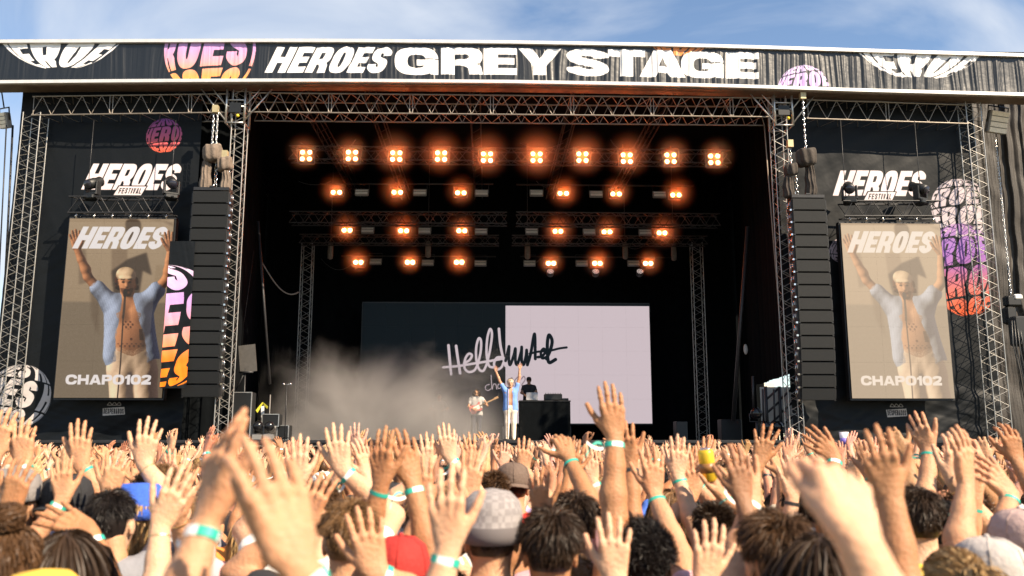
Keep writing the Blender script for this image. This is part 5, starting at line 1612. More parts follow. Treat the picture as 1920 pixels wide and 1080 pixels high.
# ------------------------------------------------------------------ performers on stage
DZ = 2.10
FAIR, TAN, PALE = (.46, .245, .138), (.35, .172, .083), (.55, .335, .215)
def performer(label, px, Y, H, la, ra, yaw=math.pi, **k):
    q = P(px, 800, Y); sc = H / 1.75
    ms = person_meshes(la, ra, .0055, .08, k.pop('sleeve', 'tee'), 1.05, 1.05, k.pop('open_front', False))
    return assemble(ms, label, (q[0], Y, k.pop('z', DZ)), yaw, sc, face=True, **k)
singer = performer('singer with both arms raised, open blue shirt, cream trousers and pale cap', 957, 26.6, 1.80,
    dict(w=V(-.27, .05, 2.06), d=V(-.25, .0, 1), n=V(0, 1, 0), curl=.1, spread=1.3, pole=V(-1, 0, -.2)), dict(w=V(.42, .05, 1.98), d=V(.2, .1, 1), n=V(0, 1, 0), curl=.2, spread=1, pole=V(1, 0, -.4)),
    skin=(.50, .27, .17), shirt=(.16, .30, .66), hairme=hair('curly', 500, 3), haircol=(.03, .015, .01), cap='back_cap', capcol=(.62, .48, .34), trousers=(.80, .66, .52), open_front=True)
q = P(951, 800, 26.2); t = thing('microphone_stand', 'slim black microphone stand in front of the singer', 'microphone stand', (q[0], 26.05, DZ))
b = MB(); b.lathe((0, 0, 0), [(.14, 0), (.14, .02), (.03, .035)], 16); b.build('base', PLASTIC, t)
b = MB(); b.tube([(0, 0, .03), (0, 0, 1.40)], .014, 8); b.tube([(0, 0, 1.4), (.02, .08, 1.52)], .012, 6); b.build('pole', ALU_DK, t)
b = MB(); b.lathe((.02, .12, 1.54), [(.012, -.10), (.018, 0), (.026, .02), (.026, .05), (.01, .065)], 10, 'y'); b.build('microphone', PLASTIC, t)
gtr = performer('guitarist in a white t-shirt with long dark hair, standing in the smoke', 893, 30.5, 1.76,
    dict(w=V(-.30, .30, 1.22), d=V(-.1, .3, .5), n=V(1, .2, 0), curl=.9, pole=V(-1, -.5, -1)), dict(w=V(.10, .28, 1.05), d=V(-1, .3, -.3), n=V(0, -1, 0), curl=.6, pole=V(1, -.6, -.3)),
    skin=FAIR, shirt=(.38, .36, .34), hairme=hair('long', 500, 5), haircol=(.03, .02, .015))
t = thing('electric_guitar', 'white and red electric guitar held by the guitarist in the white t-shirt', 'guitar', (gtr.location.x, 30.5 - .22, DZ + 1.10)); t.rotation_euler = (0, -.45, 0)
b = MB()
out_ = [(-.24, .02), (-.22, .12), (-.10, .15), (.0, .09), (.08, .10), (.15, .16), (.20, .13), (.14, .04), (.14, -.02), (.18, -.12), (.10, -.15), (.0, -.10), (-.10, -.16), (-.21, -.13)]
v = [(x, y2, z) for y2 in (-.022, .022) for x, z in out_]; n = len(out_)
b.add(v, [tuple(range(n)), tuple(range(2 * n - 1, n - 1, -1))] + [(i, n + i, n + (i + 1) % n, (i + 1) % n) for i in range(n)])
b.build('guitar_body', mat('red_lacquer', (.45, .12, .10), .25), t)
b = MB(); b.box((.02, -.026, .0), (.22, .006, .14)); b.build('pickguard', mat('cream_plastic', (.72, .66, .55), .4), t)
b = MB(); b.box((.42, -.012, .01), (.56, .022, .045)); b.build('neck', mat('maple', (.32, .2, .1), .4), t)
b = MB(); b.box((.76, -.008, .015), (.15, .02, .075)); b.build('headstock', mat('maple', (.32, .2, .1), .4), t)
performer('musician in a dark printed t-shirt half hidden in the smoke, left of the guitarist', 823, 32.5, 1.68,
    dict(w=V(-.20, .30, 1.15), d=V(.5, .5, -.2), n=V(0, 0, -1), curl=.5, pole=V(-1, -.4, -.6)), dict(w=V(.20, .30, 1.18), d=V(-.5, .5, -.1), n=V(0, 0, -1), curl=.5, pole=V(1, -.4, -.6)),
    skin=FAIR, shirt=(.02, .02, .022), hairme=hair('short', 420, 7), haircol=(.12, .07, .03))
DJY = 31.4; zt = P(1020, 752, 30.6)[2]
t = thing('dj_table', 'tall black dj table in front of the pale half of the video wall', 'table', (P(1022, 790, 30.6)[0], 30.6, DZ)); w = (1070 - 975) * 30.6 / FPX
b = MB(); b.rbox((0, .4, (zt - DZ) / 2), (w, .8, zt - DZ - .05), .02); b.build('front_cover', CLOTH, t)
b = MB(); b.rbox((0, .4, zt - DZ - .0), (w + .03, .84, .05), .012); b.build('table_top', PLASTIC, t)
q = P(998, 752, 30.7); t = thing('laptop', 'grey laptop open on the left of the dj table', 'laptop', (q[0], 30.85, zt + .03))
b = MB(); b.box((0, .13, .012), (.40, .28, .02)); b.build('keyboard_base', STEELGREY, t)
b = MB(); b.box((0, 0, .15), (.40, .015, .27), np.array(Matrix.Rotation(-.25, 3, 'X'))); b.build('screen_lid', mat('laptop_grey', (.36, .34, .33), .4, .3), t)
q = P(1038, 752, 30.7); t = thing('mixing_console', 'black mixing console on the right of the dj table', 'console', (q[0], 30.8, zt + .03))
b = MB(); b.rbox((0, .2, .12), (.62, .4, .22), .02); b.rbox((.42, .15, .04), (.22, .3, .08), .01); b.build('case', PLASTIC, t)
b = MB()
for k in range(7): b.lathe((-.26 + k * .085, .02, .235), [(.018, 0), (.015, .03)], 8)
b.build('knob', STEELGREY, t)
performer('dj in black t-shirt and black cap behind the black table', 992, DJY, 1.72,
    dict(w=V(-.16, .42, 1.12), d=V(.2, 1, -.2), n=V(0, 0, -1), curl=.4, pole=V(-1, -.5, -.5)), dict(w=V(.18, .42, 1.12), d=V(-.2, 1, -.2), n=V(0, 0, -1), curl=.4, pole=V(1, -.5, -.5)),
    skin=(.30, .17, .11), shirt=(.012, .012, .014), hairme=hair('fade', 420, 9), haircol=(.015, .01, .01), cap='cap', capcol=(.012, .012, .013), z=P(990, 707, DJY)[2] - 1.74)
t = thing('dj_riser', 'low black riser under the dj', 'platform', (P(1005, 800, 31.6)[0], 31.6, DZ)); hz = max(.2, P(990, 707, DJY)[2] - 1.74 - DZ)
b = MB(); b.box((0, .1, hz / 2), (2.4, 1.3, hz)); b.build('riser_box', DECK, t)

# ------------------------------------------------------------------ gear at the stage sides
for i, (px, py, r_) in enumerate(((484, 799, 9.5), (505, 799, 9))):
    q = P(px, py, 25.8); r2 = r_ * 25.8 / FPX
    t = thing('ball_lamp', ('left', 'right')[i] + ' of two glossy black ball lamps beside the left inner tower', 'stage light', q, 'two black ball lamps at the left')
    b = MB(); b.ball((0, 0, 0), r2, 20, 14); b.build('ball_housing', mat('gloss_black', (.008, .008, .009), .18), t)
    b = MB(); b.tube([(-r2 - .03, .02, 0), (-r2 - .03, .02, -r2 - .08), (r2 + .03, .02, -r2 - .08), (r2 + .03, .02, 0)], .02, 5); b.box((0, 0, -r2 - .16), (.26, .24, .14)); b.build('yoke', STEELGREY, t)
    b = MB(); b.box((0, 0, -r2 - .25 - (q[2] - r2 - .23 - DZ) / 2), (.2, .2, max(.05, q[2] - r2 - .23 - DZ))); b.build('post', ALU_DK, t)
def case(label, px0, px1, py0, py1, Y, m=PLASTIC, trim=True, cat='case', name='flight_case', depth=.5):
    a, c = P(px0, py0, Y), P(px1, py1, Y); w, zt_ = c[0] - a[0], a[2]; zb = max(DZ, c[2])
    t = thing(name, label, cat, ((a[0] + c[0]) / 2, Y, zb)); h = zt_ - zb
    b = MB(); b.rbox((0, depth / 2, h / 2), (w, depth, h), .015); b.build('case_body', m, t)
    if trim:
        b = MB()
        for s in (-1, 1): b.box((s * w / 2, -.004, h / 2), (.03, .03, h)); b.box((0, -.004, h / 2 + s * (h / 2 - .012)), (w - .03, .026, .028))
        b.build('corner_trim', ALU, t)
    return t
case('dark flight case with pale edges behind the black ball lamps', 492, 522, 776, 800, 27.2)
case('low black amplifier rack right of the ball lamps', 520, 540, 797, 830, 27.5)
case('tall black amplifier stack beside the left inner tower', 438, 468, 735, 822, 26.2)
case('black monitor box at the far right of the stage', 1268, 1290, 790, 830, 28, trim=False)
case('black cabinet in the gap at right of the stage', 1352, 1392, 786, 830, 29, trim=False)
q = P(470, 700, 26.8); t = thing('tilted_screen', 'thin grey tilted panel on a black stand above the left amplifiers', 'screen', (P(462, 720, 26.8)[0], 26.8, DZ))
b = MB(); zc = P(462, 672, 26.8)[2] - DZ; b.box((0, 0, zc), (.50, .04, .82), np.array(Matrix.Rotation(-.12, 3, 'Y'))); b.build('panel', mat('smoked_panel', (.08, .075, .07), .4, 0, .2), t)
b = MB(); b.tube([(-.02, 0, 0), (-.06, 0, zc - .3)], .025, 6); b.tube([(-.22, -.05, zc - .42), (.20, -.05, zc - .42)], .03, 6); b.tube([(-.06, 0, zc - .4), (-.30, 0, zc - .95)], .02, 6); b.build('stand', ALU_DK, t)
for i, (px, py, Y) in enumerate(((538, 722, 27.0), (507, 740, 28.0))):
    q = P(px, py, Y); t = thing('microphone_stand', ('black stand with two small microphones at the left of the stage', 'thin pale stand behind the flight case at the left')[i], 'microphone stand', (q[0], Y, DZ)); h = q[2] - DZ
    b = MB(); b.tube([(0, 0, 0), (0, 0, h)], .016, 6)
    for k in range(3): b.tube([(0, 0, .12), (.28 * math.cos(k * 2.1), .28 * math.sin(k * 2.1), 0)], .011, 5)
    b.build('pole', ALU_DK if i == 0 else STEELGREY, t)
    if i == 0:
        b = MB(); b.tube([(-.10, 0, h + .02), (.12, 0, h + .02)], .012, 5); b.ball((-.10, -.02, h + .03), (.05, .05, .04), 8, 6); b.ball((.12, -.02, h + .03), (.04, .05, .04), 8, 6); b.build('microphone', CHROME, t)
q = P(493, 762, 27.6); t = thing('yellow_banner', 'small yellow and white cloth on a stand behind the ball lamps', 'cloth', (q[0], 27.6, DZ)); h = q[2] - DZ
b = MB(); b.add([(-.22, 0, h - .12), (-.02, 0, h + .14), (.0, .02, h + .10), (-.16, .02, h - .2)], [(0, 1, 2, 3)]); b.add([(.0, 0, h + .13), (.16, 0, h + .0), (.13, .02, h - .08), (.02, .02, h + .03)], [(0, 1, 2, 3)]); b.build('yellow_cloth', mat('yellow_cloth', (.55, .50, .04), .8), t)
b = MB(); b.add([(-.06, 0, h), (.04, 0, h + .02), (.05, .02, h - .3), (-.04, .02, h - .34)], [(0, 1, 2, 3)]); b.build('white_cloth', WHITEB, t)
b = MB(); b.tube([(0, .05, 0), (0, .05, h)], .014, 5); b.build('pole', ALU_DK, t)
# right side gap: sunlit building outside, lamps and truss in front
t = thing('white_building', 'white building with red bands, seen through the gap right of the stage', 'building', (P(1405, 760, 44)[0], 44, 0)); sx = 44 / FPX
zr = [P(1405, y, 44)[2] for y in (718, 738, 745, 752, 762, 778, 806)]
wx = 62 * sx
b = MB(); b.box((0, 1, zr[0] / 2), (wx * 1.6, 2, zr[0])); b.build('wall', mat('white_render', (.72, .68, .62), .8, 0, .1), t)
REDP = mat('red_paint', (.55, .07, .03), .6, 0, .2)
for a_, c_ in ((1, 2), (3, 4)):
    b = MB(); b.box((0, -.03, (zr[a_] + zr[c_]) / 2), (wx * 1.55, .06, zr[a_] - zr[c_])); b.build('red_band', REDP, t)
b = MB(); b.add([(-wx * .7, -.9, zr[5] - .3), (wx * .7, -.9, zr[5] - .2), (wx * .7, -.05, zr[4] - .15), (-wx * .7, -.05, zr[4] - .1)], [(0, 1, 2, 3)]); b.build('awning', mat('grey_canvas', (.5, .47, .42), .8), t)
b = MB()
for k in range(3): b.box((-wx * .5 + k * wx * .5, -.02, zr[5] - 1.1), (wx * .3, .05, 1.2))
b.build('window', mat('dark_window', (.03, .035, .04), .1), t)
t = thing('utility_truss', 'black lattice support stacked beside the right inner tower', 'truss', (P(1465, 800, 26.4)[0], 26.4, DZ))
b = MB()
for dx in (-.42, 0, .42):
    b.tube([(dx, 0, 0), (dx, 0, 1.6)], .05, 6)
for k in range(4):
    for s in (-1, 1): b.tube([(min(s, 0) * .42, 0, k * .4), (max(s, 0) * .42, 0, k * .4 + .36)], .035, 5)
b.build('black_lattice', ALU_DK, t)
b = MB(); b.add([(-.5, .3, .2), (.5, .3, .2), (.5, .3, 1.6), (-.5, .3, 1.6)], [(0, 1, 2, 3)]); b.build('canvas_back', mat('grey_canvas', (.5, .47, .42), .8), t)
for i, (px, py) in enumerate(((1418, 775), (1437, 800), (1458, 800))):
    q = P(px, py, 26.0); t = thing('ball_lamp', ('upper dark ball lamp in the gap at the right', 'left lower dark ball lamp beside the right tower', 'right lower dark ball lamp beside the right tower')[i], 'stage light', q, 'dark ball lamps at the right gap')
    b = MB(); b.ball((0, 0, 0), .17, 18, 12); b.build('ball_housing', mat('gloss_black', (.008, .008, .009), .18), t)
    b = MB(); b.tube([(-.2, .02, 0), (-.2, .02, -.24), (.2, .02, -.24), (.2, .02, 0)], .02, 5); b.tube([(0, 0, -.24), (0, 0, DZ - q[2])], .035, 6); b.tube([(-.06, .05, .1), (-.04, .05, 1.1)], .03, 6); b.build('yoke', ALU_DK, t)
q = P(1398, 655, 29); t = thing('oval_sign', 'small pale oval plate hanging at the right side drape', 'sign', q)
b = MB(); b.lathe((0, 0, 0), [(.06, 0), (.075, -.01), (.06, -.02)], 18, 'y'); b.v = [(x, y, z * 2.4) for x, y, z in b.v]; b.build('plate', WHITEPLATE, t)
# ------------------------------------------------------------------ crowd, seen from behind, arms raised towards the stage
WHITE, BLACK, GREY, RED, BLUE, NAVY = (.72, .70, .67), (.016, .016, .018), (.22, .22, .24), (.60, .03, .02), (.05, .13, .50), (.02, .03, .08)
YELLOW, GREEN, PINK_, ORANGE, LILAC, BEIGE = (.68, .50, .05), (.05, .22, .11), (.62, .34, .36), (.72, .24, .04), (.42, .32, .55), (.50, .42, .32)
DKBR, BRN, LTBR, BLND, BLK = (.030, .016, .008), (.075, .037, .016), (.16, .085, .036), (.34, .21, .09), (.010, .007, .006)
G_NEAR = 'people in the near rows of the crowd'
occupied = []

def near(label, Y, head=None, H=1.74, arms=(), hair_=('short', 5814, 1), hc=BRN, shirt=BLACK, skin=FAIR, cap=None, capcol=None, yaw=0.0, X=None, sleeve='tee', vox=.0036, wide=1.0, bulk=1.0):
    aw = [dict(a, W=P(*a['w'], a.get('Y', Y + .10)), T=P(*a['t'], a.get('Y', Y + .10) + a.get('dy', 0))) for a in arms]
    if head is not None:
        q = P(head[0], head[1], Y); X, H = q[0], min(max(q[2] - .012, 1.45), 1.98)
    elif X is not None: X = P(X, 900, Y)[0]
    else:
        X = np.mean([a['W'][0] + (-.10 if a['side'] == 'R' else .10) for a in aw])
    sc = H / 1.75
    c, s = math.cos(-yaw), math.sin(-yaw)
    def loc(v): v = (v - np.array((X, Y - .03 * sc, 0))) / sc; return V(c * v[0] - s * v[1], s * v[0] + c * v[1], v[2])
    la = ra = None; bl = br = None
    for a in aw:
        w, t = loc(a['W']), loc(a['T'])
        s0 = V(-.165 if a['side'] == 'L' else .165, 0, 1.455); v = w - s0; L = np.linalg.norm(v)
        if L > .64: print('long arm %.2f %s %s' % (L, a['side'], label))
        d = dict(w=w, d=t - w, n=np.array(a.get('n', (0, 1, 0)), float))
        for k in ('curl', 'spread', 'thumb', 'pole', 'curls', 'bulk', 'sc'):
            if k in a: d[k] = V(*a[k]) if k == 'pole' else a[k]
        if a['side'] == 'L': la = d; bl = a.get('band')
        else: ra = d; br = a.get('band')
    ms = person_meshes(la, ra, vox, .24, sleeve, wide, bulk)
    o = assemble(ms, label, (X, Y - .03 * sc, 0), yaw, sc, skin, shirt, hair(*hair_), hc, G_NEAR, cap, capcol, (bl, br))
    occupied.append((X, Y, .34 if Y < 3.5 else .30))
    return o
def A(side, w, t, **k): return dict(side=side, w=w, t=t, **k)
ST, CO, BR_, WA = ('strap', 0), ('cord', 1), ('bracelet', 0), ('watch', 0)
ST1, CO0 = ('strap', 1), ('cord', 0)

# the blurred clapping hands close to the camera
near('large out of focus hands about to clap, white and green bands on both wrists', 1.22, None, 1.64, (
    A('L', (392, 966), (436, 750), Y=1.44, n=(.72, .68, 0), curls=(.08, .16, .3, .42), spread=.55, thumb=.35, band=ST, pole=(-1.2, .1, -.3)),
    A('R', (552, 1052), (486, 815), Y=1.22, n=(-.55, .84, 0), curls=(.35, .22, .25, .4), spread=.5, thumb=.2, sc=1.1, band=ST1, pole=(.5, .2, -1))), X=480, shirt=WHITE, skin=FAIR, hair_=('short', 600, 2))
near('large out of focus drooping hand on a thick pale forearm at lower right', 1.02, None, 1.66, (
    A('R', (1606, 1008), (1572, 900), Y=1.10, dy=.06, n=(-.25, .9, -.3), curl=.62, spread=.8, thumb=.35, pole=(.6, .1, -1)),), X=1560, shirt=WHITE, skin=PALE, bulk=1.08, hair_=('short', 600, 2))
near('out of focus raised left hand with pale square wristband, left of the grey beanie', 1.75, None, 1.60, (
    A('L', (842, 1022), (832, 868), Y=1.90, n=(.2, .9, .1), curl=.2, spread=.7, band=ST1, pole=(-.3, .2, -1)),), X=905, shirt=BEIGE, skin=PALE, hair_=('short', 600, 2))
near('two tanned arms held high close together over a red cap, cord and white bands', 2.75, (752, 1012), 0, (
    A('L', (716, 905), (712, 800), Y=2.88, n=(.4, .8, 0), curl=.15, spread=.5, band=CO, pole=(-.3, .4, -1)), A('R', (772, 902), (752, 800), Y=2.95, n=(-.4, .8, 0), curl=.15, spread=.5, band=ST, pole=(.3, .4, -1))),
    shirt=BLACK, skin=TAN, cap='back_cap', capcol=(.36, .02, .015), hair_=('under', 700, 4), hc=DKBR)
near('dark haired man with tousled hair and one arm stretched straight up, ribbon on wrist', 2.85, (1031, 962), 0, (
    A('R', (1152, 816), (1144, 724), Y=3.02, n=(-.1, 1, 0), curl=.18, spread=.25, band=ST, pole=(.3, .2, -1)),), shirt=LILAC, skin=TAN, hair_=('quiff', 8398, 5), hc=DKBR, sleeve='tank')
beanie_man = near('man wearing a grey checked beanie in the centre of the near crowd', 2.9, (922, 934), 0, (A('L', (884, 1010), (862, 960), Y=3.1, curl=.4, pole=(-1, .2, -.6)),), shirt=BEIGE, skin=FAIR, cap='beanie', capcol=(.19, .17, .168), hair_=('under', 700, 6), hc=DKBR)
near('man with short spiky light brown hair left of the red cap', 2.85, (660, 938), 0, (
    A('L', (572, 985), (610, 880), Y=3.0, n=(.3, .9, 0), curl=.2, spread=.8, pole=(-1, .2, -.5)), A('R', (700, 1075), (690, 1010), Y=2.5, n=(-.2, 1, 0), curl=.3, spread=.9, band=ST)), shirt=BLACK, skin=FAIR, hair_=('short', 8398, 7), hc=LTBR)
near('woman with dark curls near the bottom right of centre, fingers over her head', 2.95, (1200, 990), 0, (
    A('R', (1226, 925), (1224, 868), Y=3.3, n=(-.2, 1, 0), curl=.2, spread=.9, band=CO, pole=(.8, .2, -.6)),), shirt=PINK_, skin=FAIR, hair_=('curly', 6460, 8), hc=BLK)
near('young man with swept brown hair and red ear, lower right of the crowd', 2.5, (1452, 968), 0, (
    A('L', (1412, 938), (1374, 865), Y=2.85, n=(.2, 1, 0), curl=.15, spread=1, band=ST, pole=(-.5, .2, -1)),), shirt=BEIGE, skin=FAIR, hair_=('quiff', 8398, 9), hc=BRN, yaw=.2)
near('man with short dark hair and a beer can hand, right of the tall arm', 3.6, (1336, 944), 0, (
    A('L', (1298, 930), (1292, 868), Y=3.9, curl=.15, spread=.9, pole=(-1, .2, -.6)), A('R', (1352, 930), (1332, 872), Y=3.75, n=(-.7, .4, 0), curl=.75, spread=.4, pole=(1, .2, -.6))), shirt=GREEN, skin=FAIR, hair_=('fade', 5814, 10), hc=DKBR)
near('long haired person whose dark head is cut by the lower right frame', 2.4, (1522, 998), 0, (), shirt=BLACK, hair_=('long', 2720, 11), hc=DKBR)
near('man with thick dark hair between raised arms at right, pale forearm crossing', 3.3, (1712, 914), 0, (
    A('L', (1690, 940), (1650, 868), Y=3.6, curl=.2, spread=.7, pole=(-1, .2, -.6)), A('R', (1784, 900), (1792, 840), Y=3.45, n=(-.3, .9, 0), curl=.3, spread=.6, band=BR_, pole=(.8, .2, -.7))), shirt=YELLOW, skin=PALE, hair_=('short', 7106, 12), hc=DKBR)
near('blonde woman with a ponytail at the bottom right edge', 2.25, (1785, 1030), 0, (), shirt=YELLOW, hair_=('ponytail', 2550, 13), hc=BLND)
near('person in a pale grey cap tilted left, beside the blonde ponytail', 2.6, (1852, 1015), 0, (A('L', (1812, 905), (1806, 850), Y=2.75, curl=.2, spread=.7, pole=(-.6, .2, -1)),), shirt=YELLOW, cap='cap', capcol=(.40, .36, .34), hair_=('under', 700, 4), hc=BRN, yaw=.5)
near('man in a dusty pink cap at the far right edge with a green wristband arm', 2.9, (1908, 962), 0, (
    A('L', (1895, 925), (1838, 872), Y=3.2, n=(.2, .7, -.5), curl=.35, spread=.8, band=CO, pole=(-.1, .1, -1)),), shirt=GREY, cap='cap', capcol=(.38, .27, .25), hair_=('under', 700, 6), hc=DKBR)
near('woman with a blonde bob and bare shoulders right of the tall arm', 4.2, (1254, 918), 0, (A('R', (1302, 905), (1300, 862), Y=4.4, curl=.1, spread=1, band=CO0),), shirt=BLACK, hair_=('bob', 2210, 14), hc=LTBR, sleeve='tank')
near('woman with her brown hair tied in a bun at the lower left corner', 2.5, (30, 990), 0, (), shirt=BLACK, hair_=('bun', 2210, 15), hc=BRN)
near('woman with long dark wavy hair and a sideways hand with a bank of wristbands', 2.6, (132, 992), 0, (
    A('R', (168, 998), (98, 962), Y=2.9, n=(-.2, .8, -.5), curl=.15, spread=1.0, band=ST, pole=(.5, .1, -1)),), shirt=BLACK, skin=TAN, hair_=('long', 3060, 16), hc=DKBR)
near('person in a yellow and orange bandana at the bottom left edge', 2.0, (82, 1092), 0, (), shirt=ORANGE, cap='beanie', capcol=(.66, .40, .05), hair_=('under', 700, 4), hc=DKBR)
near('person in a black cap and dark sunglasses strap on the left', 3.7, (130, 896), 0, (
    A('R', (150, 870), (150, 806), Y=3.9, curl=.12, spread=.7, band=CO, pole=(.6, .2, -.9)),), shirt=WHITE, skin=FAIR, cap='back_cap', capcol=BLACK, hair_=('under', 700, 4), hc=DKBR)
near('person in a washed grey cap at the left edge holding one hand up', 3.6, (32, 885), 0, (A('R', (42, 868), (44, 806), Y=3.9, curl=.15, spread=.6, band=ST, pole=(.4, .2, -1)), A('L', (-6, 850), (2, 795), Y=3.9, curl=.2)), shirt=NAVY, skin=FAIR, cap='cap', capcol=(.20, .18, .17), hair_=('under', 700, 4), hc=BRN)
near('curly brown haired man in a white shirt left of the big blurred hands', 3.9, (302, 888), 0, (A('R', (330, 965), (352, 900), Y=3.4, curl=.2, spread=.9, band=BR_, pole=(.3, .2, -1)),), shirt=WHITE, skin=FAIR, hair_=('curly', 4845, 17), hc=LTBR)
near('person in a bright blue bucket hat with fair hair', 3.7, (266, 914), 0, (), shirt=BLUE, cap='bucket', capcol=(.03, .10, .50), hair_=('bob', 900, 18), hc=BLND)
near('person in a grey t-shirt leaning a long pale arm up to the right', 3.5, (214, 918), 0, (A('R', (268, 868), (280, 806), Y=3.75, n=(-.2, 1, 0), curl=.15, spread=.9, band=BR_, pole=(.9, .2, -.5)),), shirt=GREY, skin=PALE, hair_=('short', 3876, 19), hc=BLK)
near('man with short brown hair directly below the singer', 5.0, (926, 886), 0, (A('L', (884, 872), (876, 826), Y=5.2, curl=.2, spread=.8), A('R', (980, 880), (986, 835), Y=5.2, curl=.2, spread=.8)), shirt=RED, hair_=('fade', 4522, 20), hc=BRN)
near('person in a brown trucker cap with white mesh right of the short brown hair', 5.2, (962, 872), 0, (), shirt=RED, cap='back_cap', capcol=(.12, .08, .06), hair_=('under', 700, 4), hc=BRN)
near('dark haired person with a bent fist and teal band, left of the tall arm', 3.6, (1075, 930), 0, (A('R', (1066, 858), (1048, 812), Y=4.0, dy=.06, n=(0, .7, -.7), curl=1.0, spread=.5, thumb=1.0, band=CO, pole=(.9, .1, -.6)),), shirt=PINK_, skin=TAN, hair_=('quiff', 4522, 21), hc=DKBR)
near('person with wide open hand and bare golden arm below the right speaker column', 4.0, (1500, 905), 0, (A('L', (1424, 866), (1440, 798), Y=4.25, n=(.2, 1, 0), curl=.08, spread=1.5, pole=(-.5, .2, -1)),), shirt=BLACK, skin=TAN, hair_=('short', 4522, 22), hc=DKBR)
near('person reaching a tanned hand with white band to the upper left', 3.7, (1565, 930), 0, (A('L', (1566, 858), (1506, 805), Y=4.05, n=(.3, .8, -.3), curl=.15, spread=.9, band=ST, pole=(.7, .1, -.7)),), shirt=WHITE, skin=TAN, hair_=('curly', 3876, 23), hc=DKBR)
near('person with a cupped hand and a trailing teal ribbon left of the last tower', 3.7, (1770, 940), 0, (A('L', (1742, 842), (1714, 786), Y=4.0, n=(.5, .8, 0), curl=.35, spread=.6, band=CO0, pole=(.4, .2, -1)),), shirt=GREY, skin=FAIR, hair_=('short', 4522, 24), hc=BLK)
near('person in the middle left holding up both hands beside the blurred clap', 3.4, (600, 905), 0, (A('L', (560, 905), (555, 835), Y=3.6, curl=.2, spread=.7, band=CO), A('R', (640, 880), (632, 815), Y=3.6, curl=.25, spread=.8, band=ST)), shirt=WHITE, skin=PALE, hair_=('short', 4522, 25), hc=BRN)
near('person holding two pale open hands left of the beanie', 4.4, (818, 905), 0, (A('L', (800, 880), (795, 830), Y=4.6, curl=.15, spread=.8), A('R', (842, 858), (836, 802), Y=4.6, curl=.3, spread=.4, band=ST)), shirt=WHITE, skin=PALE, hair_=('long', 1000, 26), hc=LTBR)
near('person whose ringed fingers poke up at the bottom right of centre', 2.1, None, 1.58, (A('R', (1150, 1085), (1152, 1018), Y=2.3, curl=.3, spread=1.1), ), X=1110, shirt=BLACK, skin=PALE, hair_=('short', 600, 2))
near('person whose pale fingers poke up at the bottom below the dark haired man', 2.1, None, 1.58, (A('L', (1322, 1090), (1330, 1020), Y=2.35, curl=.3, spread=.7), ), X=1350, shirt=WHITE, skin=PALE, hair_=('short', 600, 2))

ck = bpy.data.materials.new('checked_wool'); ck.use_nodes = True; _n = ck.node_tree; _bs = _n.nodes['Principled BSDF']; _bs.inputs['Roughness'].default_value = .9
_t = _n.nodes.new('ShaderNodeTexCoord'); _c = _n.nodes.new('ShaderNodeTexChecker'); _c.inputs['Scale'].default_value = 52; _c.inputs['Color1'].default_value = (.27, .245, .24, 1); _c.inputs['Color2'].default_value = (.20, .18, .178, 1)
_n.links.new(_t.outputs['Object'], _c.inputs['Vector'])
_s = _n.nodes.new('ShaderNodeSeparateXYZ'); _n.links.new(_t.outputs['Object'], _s.inputs[0]); _y = _n.nodes.new('ShaderNodeMath'); _y.operation = 'MULTIPLY_ADD'; _n.links.new(_s.outputs['Y'], _y.inputs[0]); _y.inputs[1].default_value = -.05; _n.links.new(_s.outputs['Z'], _y.inputs[2])
_g = _n.nodes.new('ShaderNodeMath'); _g.operation = 'LESS_THAN'; _n.links.new(_y.outputs[0], _g.inputs[0]); _g.inputs[1].default_value = .047
_m = _n.nodes.new('ShaderNodeMix'); _m.data_type = 'RGBA'; _n.links.new(_g.outputs[0], _m.inputs[0]); _n.links.new(_c.outputs['Color'], _m.inputs[6]); _m.inputs[7].default_value = (.115, .10, .10, 1); _n.links.new(_m.outputs[2], _bs.inputs['Base Color'])
for ch in beanie_man.children:
    if ch.name.startswith('hat'): ch.material_slots[0].link = 'OBJECT'; ch.material_slots[0].material = ck

